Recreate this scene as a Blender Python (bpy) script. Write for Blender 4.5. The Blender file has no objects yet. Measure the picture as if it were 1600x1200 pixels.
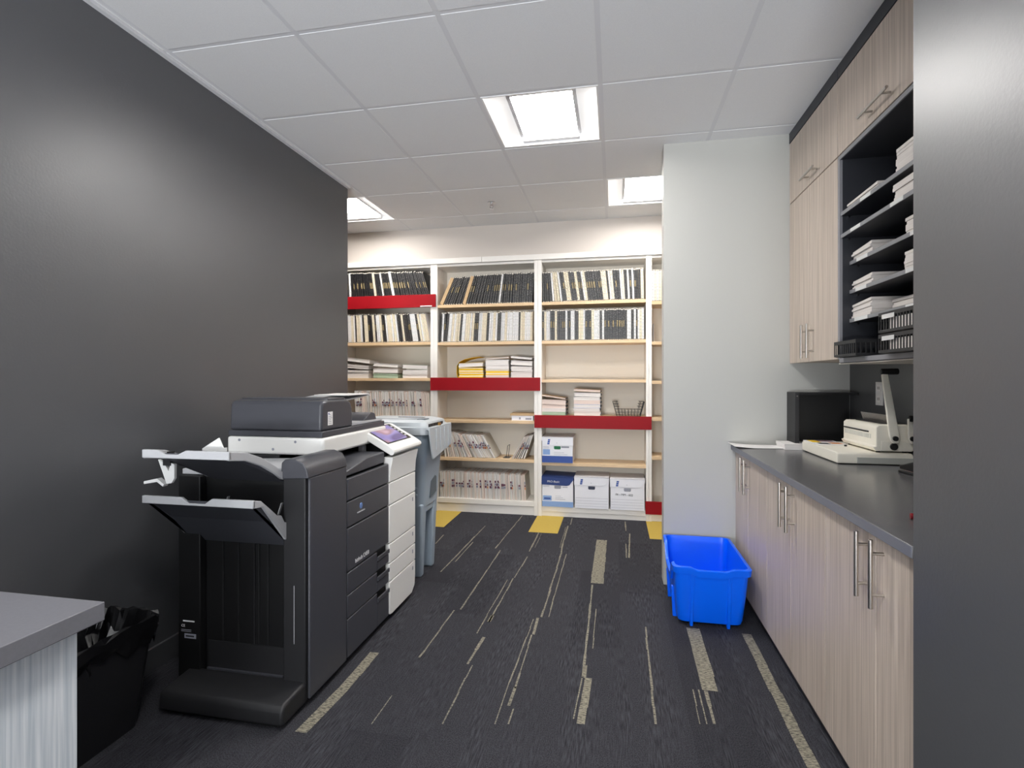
import bpy, bmesh, math, random
from mathutils import Vector, Matrix
random.seed(7)
S = bpy.context.scene
COL = S.collection
PI = math.pi
# ------------------------------------------------------------------ camera
F_PX, HORIZON, CAM_Z = 817.0, 592.0, 1.243
YAW = math.atan(160.0 / F_PX)
cam_d = bpy.data.cameras.new('camera')
cam = bpy.data.objects.new('camera', cam_d); COL.objects.link(cam)
cam_d.sensor_fit = 'HORIZONTAL'; cam_d.sensor_width = 36.0
cam_d.lens = F_PX / 1600.0 * 36.0
cam_d.shift_y = (HORIZON - 600.0) / 1600.0
cam_d.clip_start = 0.02
cam.location = (0, 0, CAM_Z)
cam.rotation_euler = (PI / 2, 0, YAW)
S.camera = cam
# ------------------------------------------------------------------ world, added fill lamps, exposure
W = bpy.data.worlds.new('world'); S.world = W; W.use_nodes = True
W.node_tree.nodes['Background'].inputs[0].default_value = (0.80, 0.90, 1.0, 1)
W.node_tree.nodes['Background'].inputs[1].default_value = 1.0
LENS_STRENGTH = 47.0
REAR_FILL_POWER = 25.0
CEILING_FILL_POWER = 1000.0
S.view_settings.view_transform = 'Standard'
S.view_settings.look = 'None'
S.view_settings.exposure = 0.12
S.view_settings.gamma = 1.0
S.view_settings.use_curve_mapping = False

def fill_lamp(name, loc, rot, sx, sy, power, color):
    l = bpy.data.lights.new(name, 'AREA'); l.shape = 'RECTANGLE'; l.size = sx; l.size_y = sy
    l.energy = power; l.color = color
    o = bpy.data.objects.new(name, l); COL.objects.link(o); o.location = loc; o.rotation_euler = rot
# bluish fill lamp added outside the unseen rear window
fill_lamp('rear_fill', (-0.62, -3.62, 1.45), (PI / 2, 0, 0), 2.1, 1.9, REAR_FILL_POWER, (0.86, 0.93, 1.0))
# second fill lamp added low outside it, tilted up to brighten the ceiling
fill_lamp('ceiling_fill', (-0.62, -4.4, 0.1), (PI / 2 + math.radians(28), 0, 0), 3.0, 1.2, CEILING_FILL_POWER, (0.95, 0.97, 1.0))

CEIL = 2.663
GX, GY, GS = -0.066, 2.545, 0.61       # ceiling grid: lines at GX+k*GS, GY+k*GS

# ------------------------------------------------------------------ materials
def lin(c):
    r = []
    for v in c[:3]:
        v /= 255.0
        r.append(v / 12.92 if v <= 0.04045 else ((v + 0.055) / 1.055) ** 2.4)
    return (r[0], r[1], r[2], 1.0)
MATS = {}
def mat(name, c, rough=0.5, metal=0.0, bump=0.0, bscale=80.0, var=0.0, vscale=(1, 1, 1), vc=None,
        emit=0.0, spec=0.5, coat=0.0, detail=3.0):
    """plain principled surface; var mixes towards vc with stretched noise; bump = fine noise relief"""
    if name in MATS: return MATS[name]
    m = bpy.data.materials.new(name); m.use_nodes = True
    nt = m.node_tree; b = nt.nodes['Principled BSDF']; L = nt.links
    b.inputs['Base Color'].default_value = lin(c)
    b.inputs['Roughness'].default_value = rough
    b.inputs['Metallic'].default_value = metal
    b.inputs['Specular IOR Level'].default_value = spec
    b.inputs['Coat Weight'].default_value = coat
    if emit:
        b.inputs['Emission Color'].default_value = lin(c); b.inputs['Emission Strength'].default_value = emit
    if var or bump:
        tc = nt.nodes.new('ShaderNodeTexCoord')
    if var:
        mp = nt.nodes.new('ShaderNodeMapping'); mp.inputs['Scale'].default_value = vscale
        nz = nt.nodes.new('ShaderNodeTexNoise'); nz.inputs['Scale'].default_value = 1.0; nz.inputs['Detail'].default_value = detail
        rp = nt.nodes.new('ShaderNodeMapRange'); rp.inputs['From Min'].default_value = 0.35; rp.inputs['From Max'].default_value = 0.65
        rp.inputs['To Max'].default_value = var
        mx = nt.nodes.new('ShaderNodeMix'); mx.data_type = 'RGBA'
        mx.inputs['A'].default_value = lin(c); mx.inputs['B'].default_value = lin(vc or tuple(v * 0.8 for v in c))
        L.new(tc.outputs['Object'], mp.inputs[0]); L.new(mp.outputs[0], nz.inputs['Vector'])
        L.new(nz.outputs['Fac'], rp.inputs['Value']); L.new(rp.outputs[0], mx.inputs['Factor'])
        L.new(mx.outputs['Result'], b.inputs['Base Color'])
    if bump:
        n2 = nt.nodes.new('ShaderNodeTexNoise'); n2.inputs['Scale'].default_value = bscale; n2.inputs['Detail'].default_value = 2
        bp = nt.nodes.new('ShaderNodeBump'); bp.inputs['Strength'].default_value = bump; bp.inputs['Distance'].default_value = 0.002
        L.new(tc.outputs['Object'], n2.inputs['Vector']); L.new(n2.outputs['Fac'], bp.inputs['Height']); L.new(bp.outputs[0], b.inputs['Normal'])
    MATS[name] = m
    return m

M_DARKWALL = mat('charcoal_paint', (79, 80, 83), 0.38, bump=0.13, bscale=110, spec=1.0)
M_LIGHTWALL = mat('pale_grey_paint', (186, 186, 181), 0.6, bump=0.1, bscale=120)
M_WARMWALL = mat('warm_white_paint', (208, 199, 190), 0.6, bump=0.1, bscale=120)
M_TILE = mat('acoustic_tile', (236, 237, 238), 0.9, bump=0.25, bscale=420, var=0.25, vscale=(400, 400, 400), vc=(212, 213, 216))
M_TBAR = mat('white_grid_metal', (222, 223, 226), 0.45)
M_WHITEMETAL = mat('white_enamel', (240, 240, 240), 0.35)
M_WING = mat('glow_side_wing', (250, 249, 248), 0.5, emit=0.42)  # reflector wing, lamp light on it put in as a weak glow
M_LENS = mat('lit_diffuser', (255, 252, 248), 0.5, emit=LENS_STRENGTH)
M_SHELFWHITE = mat('white_melamine', (244, 239, 232), 0.4)
M_SHELFIN = mat('cream_back_panel', (232, 225, 212), 0.55)
M_MAPLE = mat('pale_maple_edge', (226, 196, 156), 0.4, var=0.5, vscale=(6, 60, 60), vc=(212, 178, 134))
M_RED = mat('red_fascia', (150, 8, 22), 0.5, var=0.3, vscale=(3, 3, 3), vc=(138, 6, 18), spec=.2)
M_WOOD = mat('taupe_laminate', (214, 199, 185), 0.42, var=0.9, vscale=(150, 150, 2.2), vc=(178, 163, 149), detail=4)
M_WOODPALE = mat('pale_grey_laminate', (238, 242, 246), 0.45, var=0.9, vscale=(110, 110, 3.0), vc=(196, 206, 214), detail=5)
M_COUNTER = mat('graphite_laminate', (98, 97, 99), 0.24, bump=0.04, bscale=300, var=0.4, vscale=(160, 160, 160), vc=(98, 98, 102))
M_CAB = mat('black_melamine', (46, 48, 54), 0.45)
M_CABEDGE = mat('grey_edging', (142, 142, 146), 0.4)
M_STEEL = mat('brushed_steel', (196, 190, 184), 0.28, metal=1.0)
M_CHAR = mat('charcoal_plastic', (71, 72, 78), 0.36, bump=0.15, bscale=600)
M_CHARSIDE = mat('dark_plastic', (36, 36, 38), 0.5, bump=0.1, bscale=500)
M_BLACK = mat('black_plastic', (20, 20, 21), 0.45)
M_BLACKIN = mat('black_recess', (10, 10, 11), 0.6)
M_TRAY = mat('grey_plastic', (186, 187, 190), 0.42, bump=0.1, bscale=500)
M_COPWHITE = mat('warm_white_plastic', (247, 246, 242), 0.38, bump=0.05, bscale=500)
M_WHITEP = mat('white_plastic', (232, 232, 230), 0.4)
M_GREYBIN = mat('blue_grey_plastic', (164, 178, 190), 0.42)
M_GREYBIN2 = mat('pale_grey_plastic', (190, 196, 200), 0.4)
M_GREYBIND = mat('slate_plastic', (92, 102, 110), 0.5)
M_BLUE = mat('blue_plastic', (2, 104, 255), 0.30, spec=0.4)
M_PAPER = mat('white_paper', (243, 240, 238), 0.8)
M_PAPERE = mat('paper_edges', (240, 234, 229), 0.85, var=0.6, vscale=(4, 4, 700), vc=(216, 209, 203))
M_PAPERV = mat('page_edges', (214, 208, 196), 0.85, var=0.6, vscale=(500, 4, 4), vc=(180, 172, 160))
M_PINK = mat('manila_cream', (234, 216, 206), 0.8)
M_GREENP = mat('pale_green_paper', (176, 196, 172), 0.8)
M_TAN = mat('kraft_tan', (200, 168, 128), 0.8)
M_YELLOW = mat('yellow_cover', (246, 206, 20), 0.5)
M_CREAM = mat('cream_cover', (240, 226, 200), 0.6)
M_BOOKB = mat('black_cover', (26, 26, 30), 0.35)
M_BOOKN = mat('navy_cover', (32, 40, 66), 0.4)
M_GOLD = mat('gold_lettering', (134, 118, 82), 0.5)
M_TEXTB = mat('black_ink', (26, 28, 34), 0.6)
M_TEXTW = mat('white_ink', (235, 235, 238), 0.5)
M_TEXTBL = mat('blue_ink', (52, 82, 158), 0.6)
M_TEXTLB = mat('light_blue_ink', (138, 170, 220), 0.6)
M_TEXTG = mat('grey_ink', (150, 152, 164), 0.6)
M_PURP = mat('maroon_ink', (96, 40, 66), 0.6)
M_ORANGE = mat('orange_ink', (214, 140, 84), 0.6)
M_GREEN = mat('green_card', (16, 108, 66), 0.6)
M_BOX = mat('white_cardboard', (240, 240, 246), 0.75)
M_BOXBLUE = mat('navy_cardboard', (38, 62, 122), 0.6)
M_BEIGE = mat('beige_plastic', (250, 245, 231), 0.42)
M_BEIGED = mat('grey_beige_metal', (196, 197, 190), 0.45)
M_WIRE = mat('black_wire', (34, 34, 38), 0.4, metal=0.3)
M_BRASS = mat('brass', (190, 150, 84), 0.3, metal=1.0)
M_CHROME = mat('chrome', (200, 200, 202), 0.15, metal=1.0)
M_LINER = mat('black_liner', (16, 16, 18), 0.18, spec=0.7)
M_BINBLK = mat('black_bin_plastic', (34, 34, 37), 0.42, bump=0.2, bscale=500)
M_REDP = mat('red_plastic', (140, 20, 34), 0.4)
M_YCARPET = mat('yellow_carpet', (206, 178, 84), 0.95, bump=0.8, bscale=500, var=0.6, vscale=(260, 60, 60), vc=(180, 152, 62))

def carpet_mat(name, base, alt, streak):
    m = bpy.data.materials.new(name); m.use_nodes = True
    nt = m.node_tree; b = nt.nodes['Principled BSDF']; L = nt.links; N = nt.nodes.new
    b.inputs['Roughness'].default_value = 0.95; b.inputs['Specular IOR Level'].default_value = 0.15
    tc = N('ShaderNodeTexCoord')
    def noise(sc, det=2.0):
        mp = N('ShaderNodeMapping'); mp.inputs['Scale'].default_value = sc
        nz = N('ShaderNodeTexNoise'); nz.inputs['Scale'].default_value = 1; nz.inputs['Detail'].default_value = det
        L.new(tc.outputs['Object'], mp.inputs[0]); L.new(mp.outputs[0], nz.inputs['Vector']); return nz.outputs['Fac']
    def rng(src, a, bb, t0=0.0, t1=1.0):
        r = N('ShaderNodeMapRange'); r.inputs['From Min'].default_value = a; r.inputs['From Max'].default_value = bb
        r.inputs['To Min'].default_value = t0; r.inputs['To Max'].default_value = t1; L.new(src, r.inputs['Value']); return r.outputs[0]
    ribs = rng(noise((230, 16, 1)), 0.36, 0.64)
    loops = rng(noise((330, 200, 1), 2), 0.36, 0.64)
    blocks = rng(noise((9, 1.4, 1), 1), 0.42, 0.58, 0.1, 0.75)
    mix1 = N('ShaderNodeMix'); mix1.data_type = 'FLOAT'; L.new(blocks, mix1.inputs['Factor']); L.new(loops, mix1.inputs['A']); L.new(ribs, mix1.inputs['B'])
    mx = N('ShaderNodeMix'); mx.data_type = 'RGBA'; mx.inputs['A'].default_value = lin(base); mx.inputs['B'].default_value = lin(alt)
    L.new(mix1.outputs['Result'], mx.inputs['Factor'])
    out = mx.outputs['Result']
    if streak:   # broken tufts of tan yarn
        t = rng(noise((60, 230, 1), 2), 0.40, 0.56)
        m2 = N('ShaderNodeMix'); m2.data_type = 'RGBA'; m2.inputs['B'].default_value = lin(streak)
        L.new(out, m2.inputs['A']); L.new(t, m2.inputs['Factor']); out = m2.outputs['Result']
    L.new(out, b.inputs['Base Color'])
    bp = N('ShaderNodeBump'); bp.inputs['Strength'].default_value = 0.7; bp.inputs['Distance'].default_value = 0.003
    L.new(mix1.outputs['Result'], bp.inputs['Height']); L.new(bp.outputs[0], b.inputs['Normal'])
    return m
M_CARPET = carpet_mat('charcoal_carpet', (40, 40, 44), (78, 78, 84), None)
M_CARPET2 = carpet_mat('charcoal_carpet_ribbed', (36, 36, 40), (72, 72, 78), None)
M_YARN = carpet_mat('tan_yarn', (84, 82, 78), (112, 108, 98), (160, 154, 136))

def screen_mat():
    m = bpy.data.materials.new('lit_touchscreen'); m.use_nodes = True
    nt = m.node_tree; b = nt.nodes['Principled BSDF']; L = nt.links; N = nt.nodes.new
    tc = N('ShaderNodeTexCoord'); mp = N('ShaderNodeMapping'); mp.inputs['Rotation'].default_value = (0, 0, 0.6); mp.inputs['Scale'].default_value = (14, 4, 6)
    nz = N('ShaderNodeTexNoise'); nz.inputs['Scale'].default_value = 1; nz.inputs['Detail'].default_value = 1
    cr = N('ShaderNodeValToRGB'); e = cr.color_ramp.elements
    e[0].position = 0.3; e[0].color = lin((84, 72, 120)); e[1].position = 0.7; e[1].color = lin((206, 180, 200))
    k = e.new(0.45); k.color = lin((130, 120, 170)); k = e.new(0.55); k.color = lin((150, 120, 128))
    L.new(tc.outputs['Object'], mp.inputs[0]); L.new(mp.outputs[0], nz.inputs['Vector']); L.new(nz.outputs['Fac'], cr.inputs[0])
    L.new(cr.outputs[0], b.inputs['Base Color']); L.new(cr.outputs[0], b.inputs['Emission Color']); b.inputs['Emission Strength'].default_value = 0.45
    b.inputs['Roughness'].default_value = 0.15
    return m
M_SCREEN = screen_mat()
def glass_mat():
    m = bpy.data.materials.new('window_glass'); m.use_nodes = True
    nt = m.node_tree; nt.nodes.clear(); N = nt.nodes.new
    o = N('ShaderNodeOutputMaterial'); t = N('ShaderNodeBsdfTransparent'); g = N('ShaderNodeBsdfGlossy'); x = N('ShaderNodeMixShader')
    g.inputs['Roughness'].default_value = 0.02; x.inputs[0].default_value = 0.06
    nt.links.new(t.outputs[0], x.inputs[1]); nt.links.new(g.outputs[0], x.inputs[2]); nt.links.new(x.outputs[0], o.inputs[0]); return m
M_GLASS = glass_mat()

# ------------------------------------------------------------------ mesh helpers
class MB:
    """collects shapes into one mesh; coordinates are world, made local on build"""
    def __init__(s): s.v = []; s.f = []; s.m = []; s.mats = []
    def mi(s, m):
        if m not in s.mats: s.mats.append(m)
        return s.mats.index(m)
    def add(s, vs, fs, m, M=None):
        o = len(s.v); k = s.mi(m)
        for v in vs:
            v = Vector(v)
            s.v.append(M @ v if M else v)
        for f in fs: s.f.append([o + i for i in f]); s.m.append(k)
        return s
    def box(s, x0, x1, y0, y1, z0, z1, m, M=None):
        vs = [(x0, y0, z0), (x1, y0, z0), (x1, y1, z0), (x0, y1, z0), (x0, y0, z1), (x1, y0, z1), (x1, y1, z1), (x0, y1, z1)]
        return s.add(vs, [(0, 3, 2, 1), (4, 5, 6, 7), (0, 1, 5, 4), (1, 2, 6, 5), (2, 3, 7, 6), (3, 0, 4, 7)], m, M)
    def hexa(s, p, m, M=None):   # 8 corners in box order
        return s.add(p, [(0, 3, 2, 1), (4, 5, 6, 7), (0, 1, 5, 4), (1, 2, 6, 5), (2, 3, 7, 6), (3, 0, 4, 7)], m, M)
    def prism(s, poly, axis, a0, a1, m, M=None):
        """poly in the two other axes (x:(y,z) y:(x,z) z:(x,y)), extruded a0..a1"""
        n = len(poly)
        def P(q, a):
            return {'x': (a, q[0], q[1]), 'y': (q[0], a, q[1]), 'z': (q[0], q[1], a)}[axis]
        vs = [P(q, a0) for q in poly] + [P(q, a1) for q in poly]
        fs = [list(range(n))[::-1], [n + i for i in range(n)]] + [(i, (i + 1) % n, n + (i + 1) % n, n + i) for i in range(n)]
        return s.add(vs, fs, m, M)
    def cyl(s, p0, p1, r, m, r1=None, seg=14, M=None, caps=True):
        p0 = Vector(p0); p1 = Vector(p1); d = (p1 - p0).normalized(); r1 = r if r1 is None else r1
        a = d.orthogonal().normalized(); b = d.cross(a)
        vs = []
        for p, rr in ((p0, r), (p1, r1)):
            for i in range(seg):
                t = 2 * PI * i / seg; vs.append(p + a * math.cos(t) * rr + b * math.sin(t) * rr)
        fs = [(i, (i + 1) % seg, seg + (i + 1) % seg, seg + i) for i in range(seg)]
        if caps: fs += [list(range(seg))[::-1], [seg + i for i in range(seg)]]
        return s.add(vs, fs, m, M)
    def loft(s, rings, m, cap0=True, cap1=True, M=None):
        n = len(rings[0]); vs = [p for r in rings for p in r]; fs = []
        for k in range(len(rings) - 1):
            for i in range(n): fs.append((k * n + i, k * n + (i + 1) % n, (k + 1) * n + (i + 1) % n, (k + 1) * n + i))
        if cap0: fs.append(list(range(n))[::-1])
        if cap1: fs.append([(len(rings) - 1) * n + i for i in range(n)])
        return s.add(vs, fs, m, M)
    def ball(s, c, r, m, sx=1, sy=1, sz=1, u=14, w=8):
        rings = []
        for j in range(1, w):
            t = PI * j / w
            rings.append([(c[0] + r * sx * math.sin(t) * math.cos(2 * PI * i / u), c[1] + r * sy * math.sin(t) * math.sin(2 * PI * i / u), c[2] - r * sz * math.cos(t)) for i in range(u)])
        return s.loft(rings, m)
    def build(s, name, parent=None, origin=None, bevel=0.0, seg=2, smooth=True, props=None):
        org = Vector(origin) if origin is not None else (Vector(parent['_o']) if parent is not None and '_o' in parent else Vector((0, 0, 0)))
        me = bpy.data.meshes.new(name)
        me.from_pydata([tuple(v - org) for v in s.v], [], s.f)
        for m in s.mats: me.materials.append(m)
        for p, k in zip(me.polygons, s.m): p.material_index = k
        bm = bmesh.new(); bm.from_mesh(me); bmesh.ops.recalc_face_normals(bm, faces=bm.faces); bm.to_mesh(me); bm.free()
        if smooth:
            me.shade_smooth(); me.set_sharp_from_angle(angle=math.radians(38))
        o = bpy.data.objects.new(name, me); COL.objects.link(o)
        if bevel:
            b = o.modifiers.new('edge', 'BEVEL'); b.width = bevel; b.segments = seg; b.limit_method = 'ANGLE'; b.angle_limit = math.radians(40)
        if parent is not None:
            o.parent = parent
            if '_o' in parent: o['_o'] = parent['_o']
        else:
            o.location = org; 
            if origin is not None: o['_o'] = tuple(org)
        return o

def thing(name, label, cat, loc, group=None, rz=0.0):
    o = bpy.data.objects.new(name, None); COL.objects.link(o); o.location = loc; o.rotation_euler = (0, 0, rz)
    o.empty_display_size = 0.1; o['_o'] = tuple(loc); o['label'] = label; o['category'] = cat
    if group: o['group'] = group
    return o
def tag(o, label, cat, group=None):
    o['label'] = label; o['category'] = cat
    if group: o['group'] = group
    return o
def struct(o): o['kind'] = 'structure'; return o
def copy_thing(root, loc, label, group=None, rot=None):
    r = root.copy(); COL.objects.link(r); r.location = loc; r['label'] = label
    if rot is not None: r.rotation_euler = rot
    if group: r['group'] = group
    for ch in list(root.children):
        c = ch.copy(); COL.objects.link(c); c.parent = r
        for g in list(ch.children):
            d = g.copy(); COL.objects.link(d); d.parent = c
    return r
def text(body, size, loc, right, up, m, name, parent, align='LEFT', extr=0.0004, shear=0.0):
    """flat lettering as a mesh part; right/up = world directions of the writing"""
    cu = bpy.data.curves.new(name, 'FONT'); cu.body = body; cu.size = size; cu.align_x = align; cu.extrude = extr; cu.shear = shear; cu.resolution_u = 3
    t = bpy.data.objects.new('tmp', cu); COL.objects.link(t)
    me = bpy.data.meshes.new_from_object(t.evaluated_get(bpy.context.evaluated_depsgraph_get()))
    bpy.data.objects.remove(t); bpy.data.curves.remove(cu)
    r = Vector(right).normalized(); u = Vector(up).normalized(); n = r.cross(u)
    R = Matrix((r, u, n)).transposed().to_4x4()
    org = Vector(parent['_o']) if '_o' in parent else Vector((0, 0, 0))
    me.transform(Matrix.Translation(Vector(loc) - org) @ R)
    me.materials.clear(); me.materials.append(m); me.name = name
    for p in me.polygons: p.material_index = 0
    o = bpy.data.objects.new(name, me); COL.objects.link(o); o.parent = parent
    return o
def rring(x0, x1, y0, y1, r, z, nc=4, ns=6, zf=None):
    pts = []
    cs = [(x1 - r, y0 + r, -PI / 2), (x1 - r, y1 - r, 0), (x0 + r, y1 - r, PI / 2), (x0 + r, y0 + r, PI)]
    cor = [[(cx + r * math.cos(a + PI / 2 * i / nc), cy + r * math.sin(a + PI / 2 * i / nc)) for i in range(nc + 1)] for cx, cy, a in cs]
    for k in range(4):
        pts += cor[k]
        a = cor[k][-1]; b = cor[(k + 1) % 4][0]
        for i in range(1, ns): pts.append((a[0] + (b[0] - a[0]) * i / ns, a[1] + (b[1] - a[1]) * i / ns))
    return [(p[0], p[1], (z + zf(p[0], p[1])) if zf else z) for p in pts]

def px_floor(u, v):
    """point of the carpet seen at a place in the photograph, used only to measure the carpet pattern"""
    fx, fy = -math.sin(YAW), math.cos(YAW); rx, ry = math.cos(YAW), math.sin(YAW)
    a = (u - 800) / F_PX; t = CAM_Z / ((v - HORIZON) / F_PX)
    return ((fx + rx * a) * t, (fy + ry * a) * t)

# ================================================================== SETTING
XL, XR = -1.935, 1.31          # charcoal wall, back wall of the cabinet alcove
YB = 4.70                      # face of the built-in shelving
m = MB()
m.box(-5.0, 3.2, -3.5, 5.1, -0.05, 0.0, M_CARPET)
fl = struct(m.build('floor', smooth=False))
# carpet planks in a second rib pattern, tan yarn streaks and yellow insert planks woven into the floor
pk = MB(); rr = random.Random(3)
k = 0
x = -4.8 + 0.0
PX0 = -0.686
for i in range(-17, 12):
    xx = PX0 + 0.2385 * i
    off = rr.uniform(0, 0.95)
    for j in range(-4, 6):
        yy = off + 0.955 * j
        if rr.random() < 0.5 and -4.9 < xx < 2.9 and -3.4 < yy and yy + 0.955 < 4.15:
            pk.add([(xx, yy, 0.0006), (xx + 0.2385, yy, 0.0006), (xx + 0.2385, yy + 0.955, 0.0006), (xx, yy + 0.955, 0.0006)], [(0, 1, 2, 3)], M_CARPET2)
pk.build('carpet_plank_pattern', fl, smooth=False)
yl = MB()
for xx in (-3.55, -2.596, -1.642, -0.686, 0.27, 1.226):
    yl.add([(xx, 4.19, 0.0012), (xx + 0.2385, 4.19, 0.0012), (xx + 0.2385, 4.72, 0.0012), (xx, 4.72, 0.0012)], [(0, 1, 2, 3)], M_YCARPET)
yl.build('yellow_carpet_plank', fl, smooth=False)
st = MB()
def streak(z, pts, w):
    P = [px_floor(540 + 0.4 * a, 780 + 0.4 * b) for a, b in pts] if z == 'a' else [px_floor(a, b) for a, b in pts]
    for (xa, ya), (xb, yb) in zip(P, P[1:]):
        n = max(1, int(abs(ya - yb) / 0.09))
        for q in range(n):
            t0 = q / n; t1 = (q + 1) / n
            ww = w * (rr.uniform(0.6, 1.25) if w < .03 else rr.uniform(.97, 1.03)); jx = rr.uniform(-0.002, 0.002)
            xa_ = xa + (xb - xa) * t0 + jx; xb_ = xa + (xb - xa) * t1 + jx; ya_ = ya + (yb - ya) * t0; yb_ = ya + (yb - ya) * t1
            st.add([(xa_ - ww / 2, ya_, 0.0018), (xa_ + ww / 2, ya_, 0.0018), (xb_ + ww / 2, yb_, 0.0018), (xb_ - ww / 2, yb_, 0.0018)], [(0, 1, 2, 3)], M_YARN)
for pts, w in [([(545, 105), (372, 285)], .009), ([(497, 168), (428, 245)], .007), ([(690, 65), (585, 193)], .008), ([(605, 200), (540, 298), (448, 432)], .008),
               ([(755, 130), (718, 205)], .01), ([(710, 225), (660, 308)], .007), ([(868, 105), (845, 190), (842, 215)], .012), ([(842, 215), (765, 462)], .010),
               ([(862, 215), (792, 462)], .006), ([(633, 315), (512, 525)], .006), ([(655, 310), (560, 480)], .009), ([(575, 455), (560, 480)], .018), ([(752, 465), (735, 530)], .012),
               ([(735, 470), (640, 715), (583, 880)], .006), ([(728, 530), (660, 740)], .007), ([(663, 735), (637, 808)], .014), ([(655, 820), (635, 880)], .006),
               ([(540, 540), (475, 645)], .013), ([(495, 650), (378, 880)], .006), ([(425, 435), (310, 590), (285, 620)], .008), ([(180, 768), (100, 880)], .006),
               ([(965, 335), (925, 695)], .010), ([(980, 430), (965, 585)], .006), ([(1001, 160), (982, 330)], .078), ([(1110, 135), (1108, 230)], .014),
               ([(1095, 175), (1097, 230)], .01), ([(1093, 88), (1095, 125)], .01), ([(1172, 500), (1185, 640), (1210, 880)], .011), ([(940, 650), (935, 700)], .01),
               ([(948, 700), (920, 880)], .03), ([(925, 700), (892, 860)], .008), ([(1355, 505), (1425, 750)], .062), ([(1355, 745), (1385, 880)], .005), ([(1380, 745), (1412, 880)], .005),
               ([(1405, 750), (1440, 880)], .014), ([(382, 140), (350, 175)], .008), ([(885, 75), (878, 100)], .01), ([(860, 110), (836, 190)], .004), ([(765, 135), (740, 190)], .004)]:
    streak('a', pts, w)
streak('p', [(1166, 991), (1237, 1132), (1280, 1215)], .042)
streak('p', [(586, 1020), (536, 1078), (470, 1145)], .045)
for i in range(46):      # the rest of the floor, outside the photograph
    xx = rr.uniform(-1.8, 2.8); yy = rr.uniform(-3.2, 0.75); l = rr.uniform(.3, .95)
    w = rr.choice((.007, .009, .012, .05))
    st.add([(xx, yy, .0018), (xx + w, yy, .0018), (xx + w, yy + l * .5, .0018), (xx, yy + l * .5, .0018)], [(0, 1, 2, 3)], M_YARN)
st.build('tan_yarn_streak', fl, smooth=False)

# ceiling: tiles between T bars, open where the lights sit
LIGHTS = [(-1, 0), (0, 2), (-4, 2), (-1, -4), (-1, -8)]       # (column, row) cells: cell spans GX+k*GS.. , GY+j*GS..
m = MB()
for i in range(-9, 6):
    for j in range(-11, 5):
        if (i, j) in LIGHTS: continue
        x0, x1 = GX + i * GS, GX + (i + 1) * GS; y0, y1 = GY + j * GS, GY + (j + 1) * GS
        x0 = max(x0, -5.0); x1 = min(x1, 3.2); y0 = max(y0, -3.5); y1 = min(y1, 5.1)
        if x1 - x0 < 0.03 or y1 - y0 < 0.03: continue
        m.box(x0 + .011, x1 - .011, y0 + .011, y1 - .011, CEIL - .002, CEIL + .02, M_TILE)
ce = struct(m.build('ceiling', smooth=False))
m = MB()
def spans(a0, a1, cuts):
    out = []; s = a0
    for c0, c1 in sorted(cuts):
        if c0 > s: out.append((s, min(c0, a1)))
        s = max(s, c1)
    if s < a1: out.append((s, a1))
    return out
for i in range(-8, 6):
    x = GX + i * GS
    m.box(x - .012, x + .012, -3.5, 5.1, CEIL - .001, CEIL + .03, M_TBAR)
for j in range(-9, 5):
    y = GY + j * GS
    m.box(-5.0, 3.2, y - .012, y + .012, CEIL - .0005, CEIL + .03, M_TBAR)
m.box(-5.0, 3.2, -3.5, 5.1, CEIL + .13, CEIL + .17, M_TILE)
m.build('ceiling_grid', ce, smooth=False)

# walls
struct(MB().box(XL - .12, XL, -3.5, 3.56, 0, CEIL + .14, M_DARKWALL).build('wall_left', smooth=False))
m = MB(); m.box(XL, XL + .012, 0.0, 3.56, 0, .10, M_DARKWALL); m.box(XL - .12, XL + .012, 3.56, 3.572, 0, .10, M_DARKWALL)
struct(m.build('baseboard_left', bevel=.003))
m = MB(); m.prism([(XL, CEIL - .016), (XL + .022, CEIL - .016), (XL + .022, CEIL - .0015), (XL, CEIL - .0015)], 'y', -3.5, 3.56, M_TBAR)
struct(m.build('trim_1', smooth=False))
struct(MB().box(0.292, 3.2, 3.278, 3.40, 0, CEIL + .14, M_LIGHTWALL).build('wall_center', smooth=False))
struct(MB().box(XR, XR + .12, 1.24, 3.278, 0, CEIL + .14, M_DARKWALL).build('wall_right', smooth=False))
struct(MB().box(0.676, 1.43, -3.5, 1.36, 0, CEIL + .14, M_DARKWALL).build('wall_front', smooth=False))
struct(MB().box(3.2, 3.32, 3.40, 5.1, 0, CEIL + .14, M_WARMWALL).build('wall_far_right', smooth=False))
struct(MB().box(-5.12, -5.0, 3.0, 5.1, 0, CEIL + .14, M_WARMWALL).build('wall_far_left', smooth=False))
struct(MB().box(-5.0, XL - .12, 3.0, 3.12, 0, CEIL + .14, M_WARMWALL).build('wall_side', smooth=False))
m = MB()
m.box(-5.0, 3.2, 5.03, 5.15, 0, CEIL + .14, M_WARMWALL)
m.box(-5.0, 3.2, YB, 5.03, 2.372, CEIL + .14, M_WARMWALL)
m.box(-5.0, -2.662, YB, 5.03, 0, 2.372, M_WARMWALL)
m.box(1.286, 3.2, YB, 5.03, 0, 2.372, M_WARMWALL)
struct(m.build('wall_back', smooth=False))
m = MB()
m.box(-2.70, -1.205, YB - .014, YB, 2.322, 2.372, M_SHELFWHITE); m.box(-1.203, 1.32, YB - .014, YB, 2.322, 2.372, M_SHELFWHITE)
struct(m.build('trim_2', bevel=.002))
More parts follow.
